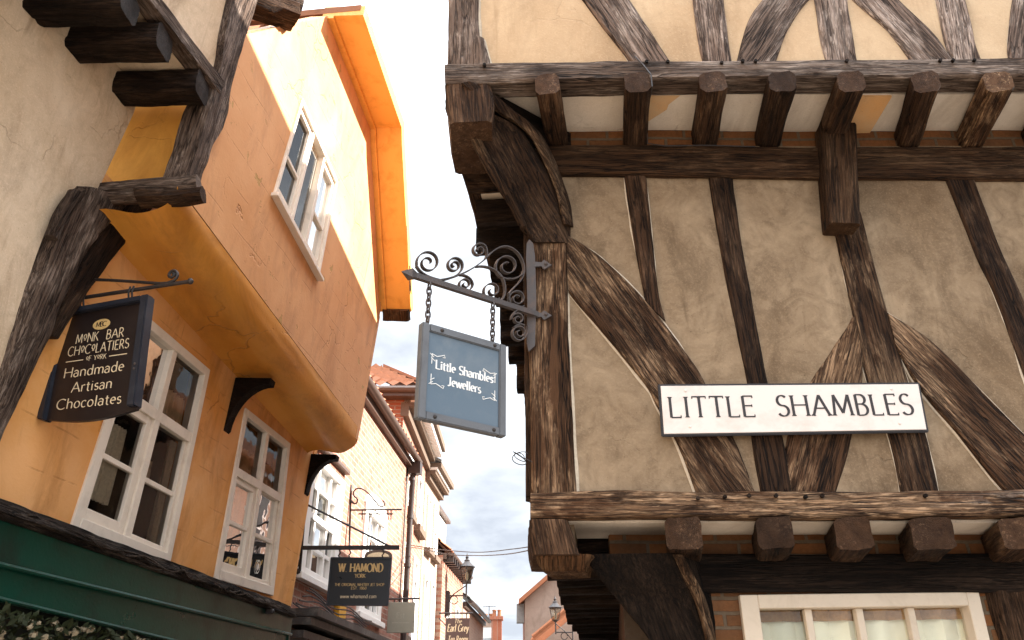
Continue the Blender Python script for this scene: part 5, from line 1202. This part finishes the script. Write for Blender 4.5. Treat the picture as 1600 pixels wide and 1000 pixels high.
# --- right side of the lane
GR = thing('gabled_house', 'plain grey brown gable wall seen past the dark jetty on the right', 'building', (2.2,27,0))
pg = front(25.0); a = pg.px(820,937); b = pg.px(857,905)
sl = (b.y-a.y)/(b.x-a.x); pk = a.x + 2.6
wallp('gable_wall', pg, [(a.x,0),(a.x+5.2,0),(a.x+5.2,a.y),(pk,a.y+2.6*sl),(a.x,a.y)], [], m_plaster('grey_brown_render', (.30,.235,.19), (.25,.19,.15), (.16,.12,.09), .5, .3), GR, .3)
bm = bmesh.new()
for sx in (1,-1):
    v = [V((pk - sx*(2.6+.18), 24.8, a.y-.18*sl)), V((pk, 24.8, a.y+2.6*sl)), V((pk, 30, a.y+2.6*sl)), V((pk - sx*(2.6+.18), 30, a.y-.18*sl))]; hexa(bm, v + [p+V((0,0,.14)) for p in v])
part('roof', bm, TILE, GR)
bm = bmesh.new(); hexa(bm, [V((x,y,z)) for z in (0,a.y) for x,y in ((a.x,25.2),(a.x+.3,25.2),(a.x+.3,30),(a.x,30))]); part('side_wall', bm, BRICK_PALE, GR)
bm = bmesh.new(); hexa(bm, [V((a.x-.24+x,25.1+y,z)) for z in (a.y-.62,a.y-.1) for x,y in ((0,0),(.22,0),(.22,.3),(0,.3))]); part('bay_roof', bm, SLATE, GR)
LT = thing('tiled_lean_to', 'low lean-to with red pantiles against the plain gable on the right', 'building', (1.4,22.5,0))
p0, p1, p2 = front(21.5).hit(832,1004), front(21.5).hit(872,972), front(23).hit(876,958)
bm = bmesh.new(); v = [V((p0.x,21.4,p0.z)), V((p0.x,24.6,p0.z)), V((p1.x+.5,24.6,p1.z+.4)), V((p1.x+.5,21.4,p1.z+.4))]; hexa(bm, v + [p+V((0,0,.08)) for p in v])
part('roof', bm, TILE, LT)
bm = bmesh.new()
for t in (0,.33,.66,1): bm = bmesh.new(); tube(bm, [V((p0.x,21.42,p0.z+.13)).lerp(V((p1.x+.5,21.42,p1.z+.53)), 0)+V((0,3.1*t,0)), V((p1.x+.5,21.42+3.1*t,p1.z+.53))], .05, 6); part('tile_ridge', bm, TILE, LT)
bm = bmesh.new(); hexa(bm, [V((x,y,z)) for z in (0,p0.z) for x,y in ((p0.x+.12,21.6),(p1.x+1,21.6),(p1.x+1,24.5),(p0.x+.12,24.5))]); part('wall', bm, BRICK_CREAM, LT)
QR = streetplane(.85, 9.3, 5.5, 0, 0, -1)
RN = thing('rendered_house', 'lower pale rendered house beyond the oak framed building, hidden by its jetty', 'building', (2,14,0))  # hidden house, put in to throw shadow across the lane
def RB_(u, z, d): return QR.p(-u, z, d)
sg2 = 1 if QR.x.y > 0 else -1
def RB_(u, z, d): return QR.p(sg2*u, z, d)
bm = bmesh.new(); hexa(bm, [RB_(u,z,d) for d in (-3.4,0) for u,z in ((0,0),(7.5,0),(7.5,5.0),(0,5.0))]); part('wall', bm, BRICK_CREAM, RN)
bm = bmesh.new(); v = [RB_(u,z,d) for u,z,d in ((0,5.0,.25),(7.5,5.0,.25),(7.5,6.2,-1.7),(0,6.2,-1.7))]; w_ = [RB_(u,z,d) for u,z,d in ((0,5.0,-3.6),(7.5,5.0,-3.6),(7.5,6.2,-1.7),(0,6.2,-1.7))]
hexa(bm, v+[p+V((0,0,.08)) for p in v]); hexa(bm, w_+[p+V((0,0,.08)) for p in w_]); part('roof', bm, TILE, RN)
for i in range(3):
    for z0 in (1.0,3.6):
        bm = bmesh.new(); u = 1+2.2*i
        for a in ((u,u+.9,z0,z0+1.2),): hexa(bm, [RB_(x,z,d) for d in (0.002,.05) for x,z in ((a[0],a[2]),(a[1],a[2]),(a[1],a[3]),(a[0],a[3]))])
        wn_ = part('window', bm, WHITE_CLEAN, RN); bm = bmesh.new()
        for j in range(2):
            for k in range(2): hexa(bm, [RB_(x,z,d) for d in (.045,.054) for x,z in ((u+.06+.41*j,z0+.06+.56*k),(u+.43+.41*j,z0+.06+.56*k),(u+.43+.41*j,z0+.58+.56*k),(u+.06+.41*j,z0+.58+.56*k))])
        part('pane', bm, SIGN_DARK, wn_)

# ------------------------------------------------------------------ more hanging signs and ironwork
YH = 8.62; HPm = front(YH)
HB = thing('sign_bracket', 'long black iron bracket with a diagonal stay at the far corner of the orange house', 'sign bracket', HPm.hit(472,856))
bm = bmesh.new(); hexa(bm, [HPm.p(a.x,a.y,d) for d in (-.012,.012) for a in (HPm.px(464,853),HPm.px(624,852),HPm.px(624,859),HPm.px(464,859))]); part('arm', bm, IRON, HB)
bm = bmesh.new(); tube(bm, [HPm.hit(475,786), HPm.hit(612,855)], .011, 6); part('stay', bm, IRON, HB)
bm = bmesh.new(); tube(bm, [HPm.hit(478,776), HPm.hit(468,896)], .016, 6)
for x, y, r_ in ((476,782,.035),(471,840,.02),(466,880,.04),(466,893,.03),(478,772,.03)): ball(bm, HPm.hit(x,y)+V((0,-.01,0)), r_, 8, 6, (.6,.5,1))
part('wall_plate', bm, IRON, HB)
c = [HPm.px(*p) for p in ((517,871),(612,872),(607,947),(510,946))]; cc = sum(c, V((0,0)))/4
HS = thing('hanging_sign', 'black shop board with gilt lettering W. HAMOND on the long iron bracket', 'hanging sign', HPm.p(cc.x, c[0].y))
bm = bmesh.new(); poly_slab(bm, [tuple(p) for p in c], [], .04, .02); bmesh.ops.bevel(bm, geom=sharp(bm), offset=.006, segments=2, affect='EDGES'); part('board', bm, SIGN_DARK, HS, HPm.M())
bm = bmesh.new(); ci = [p.lerp(cc,.09) for p in c]
for a, b in zip(range(4), (1,2,3,0)): strap(bm, [HPm.p(c[a].x*.97+cc.x*.03,c[a].y*.97+cc.y*.03,.024), HPm.p(c[b].x*.97+cc.x*.03,c[b].y*.97+cc.y*.03,.024)], HPm.n, .012, .012)
part('frame', bm, NAVY, HS)
W_ = (c[1]-c[0]).length; H_ = (c[0]-c[3]).length
def hl(bm, s_, x, y, w_, **k): p = HPm.px(x, y); letters(bm, HPm, s_, p.x, p.y, k.pop('h'), width=w_, d=.020, ht=.001, **k)
bm = bmesh.new(); hl(bm, 'W. HAMOND', 564, 894, W_*.72, h=.082, thick=.2, thin=.08, serif=.05, track=.1)
part('lettering', bm, GOLD, HS); bm = bmesh.new(); hl(bm, 'YORK', 563, 903, W_*.17, h=.036, thick=.18, thin=.09, serif=.05)
part('lettering', bm, GOLD, HS); bm = bmesh.new(); hl(bm, 'THE ORIGINAL WHITBY JET SHOP', 562, 916, W_*.80, h=.026, thick=.15, thin=.09); part('lettering', bm, GOLD, HS); bm = bmesh.new(); hl(bm, 'EST. 1860', 561, 921.5, W_*.25, h=.026, thick=.15, thin=.09)
part('lettering', bm, GOLD, HS)
bm = bmesh.new(); hl(bm, 'www.whamond.com', 560, 935, W_*.58, h=.036, thick=.14, thin=.08); part('lettering', bm, GOLD_PALE, HS)
bm = bmesh.new(); 
for x in (530,546,598): tube(bm, [HPm.hit(x,858), HPm.hit(x+2,864), HPm.hit(x-1,868), HPm.hit(x+1,873)], .008, 6)
part('hook', bm, IRON, HS)
# scrolled bracket and oval topped board half hidden behind
Y2 = 10.4; H2p = front(Y2)
SB = thing('sign_bracket', 'light scrolled iron bracket on the brick wall, behind the black sign', 'sign bracket', H2p.hit(547,800))
bm = bmesh.new(); tube(bm, [H2p.hit(549,758), H2p.hit(547,800), H2p.hit(546,858)], .014, 6); tube(bm, [H2p.hit(547,797), H2p.hit(628,796)], .011, 6); tube(bm, [H2p.hit(560,803), H2p.hit(614,803)], .009, 6)
for x in (566,606,611): tube(bm, [H2p.hit(x,796), H2p.hit(x,812)], .008, 6)
ball(bm, H2p.hit(545,820), .02); tube(bm, [H2p.hit(542,776), H2p.hit(552,786)], .016, 6); part('frame', bm, IRON, SB)
bm = bmesh.new(); tube(bm, [H2p.hit(*p) for p in join(bez((552,786),(556,790),(561,783),(557,778),6), bez((557,778),(552,776),(549,770),(556,764),4), bez((556,764),(568,758),(580,776),(592,790),8), bez((592,790),(600,796),(604,786),(598,782),6))], .010, 6); part('scroll', bm, IRON, SB, smooth=True)
OS = thing('hanging_sign', 'brown arched top of a carved board showing above the black hanging sign', 'hanging sign', H2p.hit(590,860))
bm = bmesh.new(); u0, u1 = H2p.px(570,868).x, H2p.px(613,868).x; zc = H2p.px(590,868).y
poly_slab(bm, [(u0,zc-.38),(u1,zc-.38)] + [((u0+u1)/2 + (u1-u0)/2*math.cos(math.pi*k/12), zc + .07*math.sin(math.pi*k/12)) for k in range(13)], [], .04, .02); part('board', bm, GUTTER, OS, H2p.M())
bm = bmesh.new(); poly_slab(bm, [((u0+u1)/2 + (u1-u0)*.4*math.cos(math.pi*k/12), zc - .02 + .055*math.sin(math.pi*k/12)) for k in range(13)], [], .006, .026); part('panel', bm, GOLD_PALE, OS, H2p.M())
# grey green sign
Y3 = 12.9; p3 = front(Y3)
GB = thing('sign_bracket', 'thin straight iron arm carrying the blank grey green board', 'sign bracket', p3.hit(610,936))
bm = bmesh.new(); tube(bm, [p3.hit(604,936), p3.hit(656,935)], .014, 6)
for x in (616,645): tube(bm, [p3.hit(x,935), p3.hit(x,942)], .008, 6)
part('arm', bm, IRON, GB)
GS = thing('hanging_sign', 'plain grey green board with faint lettering, hanging below the downpipe', 'hanging sign', p3.hit(626,942))
bm = bmesh.new(); c3 = [p3.px(*p) for p in ((607,941),(648,941),(647,989),(604,989))]; poly_slab(bm, [tuple(p) for p in c3], [], .03, .015); bmesh.ops.bevel(bm, geom=sharp(bm), offset=.005, segments=1, affect='EDGES'); part('board', bm, SIGN_GREY, GS, p3.M())
bm = bmesh.new(); q = p3.px(626,966); letters(bm, p3, 'Est', q.x, q.y, .08, width=.12, d=.0155, ht=.001); FS = m_flat('faint_sign_lettering', (.36,.34,.27), .6); part('lettering', bm, FS, GS); bm = bmesh.new(); q = p3.px(626,974)
pbox(bm, p3, q.x-.13, q.x+.13, q.y, q.y+.012, .014, .0165); part('rule', bm, FS, GS)
# tea room sign
Y4 = 19.0; p4 = front(Y4)
TB = thing('sign_bracket', 'thin iron arm holding the brown tea room sign', 'sign bracket', p4.hit(690,958))
bm = bmesh.new(); tube(bm, [p4.hit(686,958), p4.hit(739,958)], .018, 6); tube(bm, [p4.hit(686,966), p4.hit(712,994)], .012, 6)
for x in (703,729): tube(bm, [p4.hit(x,958), p4.hit(x,966)], .012, 6)
part('arm', bm, IRON, TB)
TS = thing('hanging_sign', 'brown sign with gilt script The Earl Grey, hanging far up the lane', 'hanging sign', p4.hit(715,966))
bm = bmesh.new(); c4 = [p4.px(*p) for p in ((697,966),(734,966),(733,1012),(695,1012))]; poly_slab(bm, [tuple(p) for p in c4], [], .05, .025); part('board', bm, SIGN_BROWN, TS, p4.M())
for s_, y, w_, h_ in (('The',974,.16,.085),('Earl Grey',987,.46,.15),('Tea Rooms',1003,.44,.12)): q = p4.px(715.5,y); bm = bmesh.new(); letters(bm, p4, s_, q.x, q.y, h_, width=w_, d=.025, ht=.002, slant=.2, thick=.14, thin=.06); part('lettering', bm, GOLD_PALE, TS)
# street lanterns
def lantern(base, h, label, arm_to):
    x, y, z = base; T = thing('street_lantern', label, 'street lantern', base, 'wall lanterns along the lane'); k = h/1.0
    bm = bmesh.new(); lathe(bm, base, [(.05*k,.0),(.09*k,.03*k),(.14*k,.06*k),(.145*k,.08*k)], 6, rot=.5)
    for i in range(6):
        a = .5 + i*math.pi/3; tube(bm, [V((x+.14*k*math.cos(a),y+.14*k*math.sin(a),z+.07*k)), V((x+.25*k*math.cos(a),y+.25*k*math.sin(a),z+.50*k))], .012*k, 6)
    lathe(bm, (x,y,z+.50*k), [(.262*k,0),(.275*k,.02*k),(.275*k,.04*k)], 6, rot=.5); part('cage', bm, IRON, T)
    bm = bmesh.new(); r0, r1 = .135*k, .245*k; ring0 = [bm.verts.new((x+r0*math.cos(.5+i*math.pi/3), y+r0*math.sin(.5+i*math.pi/3), z+.08*k)) for i in range(6)]; ring1 = [bm.verts.new((x+r1*math.cos(.5+i*math.pi/3), y+r1*math.sin(.5+i*math.pi/3), z+.50*k)) for i in range(6)]
    for i in range(6): bm.faces.new((ring0[i],ring0[(i+1)%6],ring1[(i+1)%6],ring1[i]))
    part('glass', bm, LAMPGLASS, T)
    bm = bmesh.new(); lathe(bm, (x,y,z+.54*k), [(.29*k,0),(.22*k,.06*k),(.11*k,.16*k),(.09*k,.19*k),(.10*k,.22*k),(.05*k,.26*k),(.045*k,.30*k),(.06*k,.33*k),(.03*k,.37*k),(.008*k,.46*k)], 12); part('hood', bm, IRON, T, smooth=True)
    bm = bmesh.new(); lathe(bm, (x,y,z+.09*k), [(.03*k,0),(.05*k,.08*k),(.055*k,.2*k),(.03*k,.28*k)], 10); part('burner', bm, BLIND, T)
    bm = bmesh.new(); a = V(arm_to); tube(bm, [base, V((x,y,z-.45*k))], .03*k, 8); tube(bm, [V((x,y,z-.38*k)), V((a.x,a.y,z-.38*k))], .022*k, 6)
    mid = V((x,y,z-.06*k)).lerp(V((a.x,a.y,z-.38*k)), .5); tube(bm, [V((x,y,z-.05*k)), mid+V((0,0,-.10*k)), V((a.x,a.y,z-.70*k))], .018*k, 6)
    cx_ = V((x,y,z-.52*k)).lerp(V((a.x,a.y,z-.52*k)), .5); tube(bm, [cx_ + V((.13*k*math.cos(t*.5), 0, .13*k*math.sin(t*.5))) for t in range(13)], .016*k, 6); tube(bm, [V((a.x,a.y,z-.15*k)), V((a.x,a.y,z-.9*k))], .03*k, 6)
    part('wall_bracket', bm, IRON, T, smooth=True)
b = front(20.2).hit(729,912); w_ = Q4.hit(700,930); lantern(tuple(b), .71, 'black glazed lantern on a bracket in front of the dormer house', (b.x-.58, b.y+.05, b.z))
b = front(20.5).hit(868,972); lantern(tuple(b), .60, 'black glazed lantern half hidden behind the dark jetty on the right', (b.x+.4, b.y, b.z))
bm = bmesh.new(); p = front(20.2).hit(698,943); hexa(bm, [p+V((a,b_,z)) for z in (-.28,.28) for a,b_ in ((-.07,-.1),(.07,-.1),(.07,.1),(-.07,.1))]); bmesh.ops.bevel(bm, geom=sharp(bm), offset=.02, segments=2, affect='EDGES')
tag(part('floodlight', bm, IRON, None), 'dark upright lamp box on the wall beside the lantern bracket', 'lamp')
# wires across the lane
for pts, lab in ((((640,852,14.6),(690,859,13),(745,863,11),(800,858,8),(842,852,5.2)), 'upper thin cable strung across the lane to the oak building'), (((650,856,15.5),(700,866,13),(745,868,11),(790,866,8),(842,857,5.2)), 'lower sagging cable strung across the lane to the oak building')):
    bm = bmesh.new(); P_ = [front(Y).hit(x,y) for x,y,Y in pts]; P_.insert(0, P_[0]+V((-.15,.1,0))); tube(bm, [catmull(P_, i/30) for i in range(31)], .009, 5, r1=.004)
    tag(part('cable', bm, IRON, None), lab, 'cable')
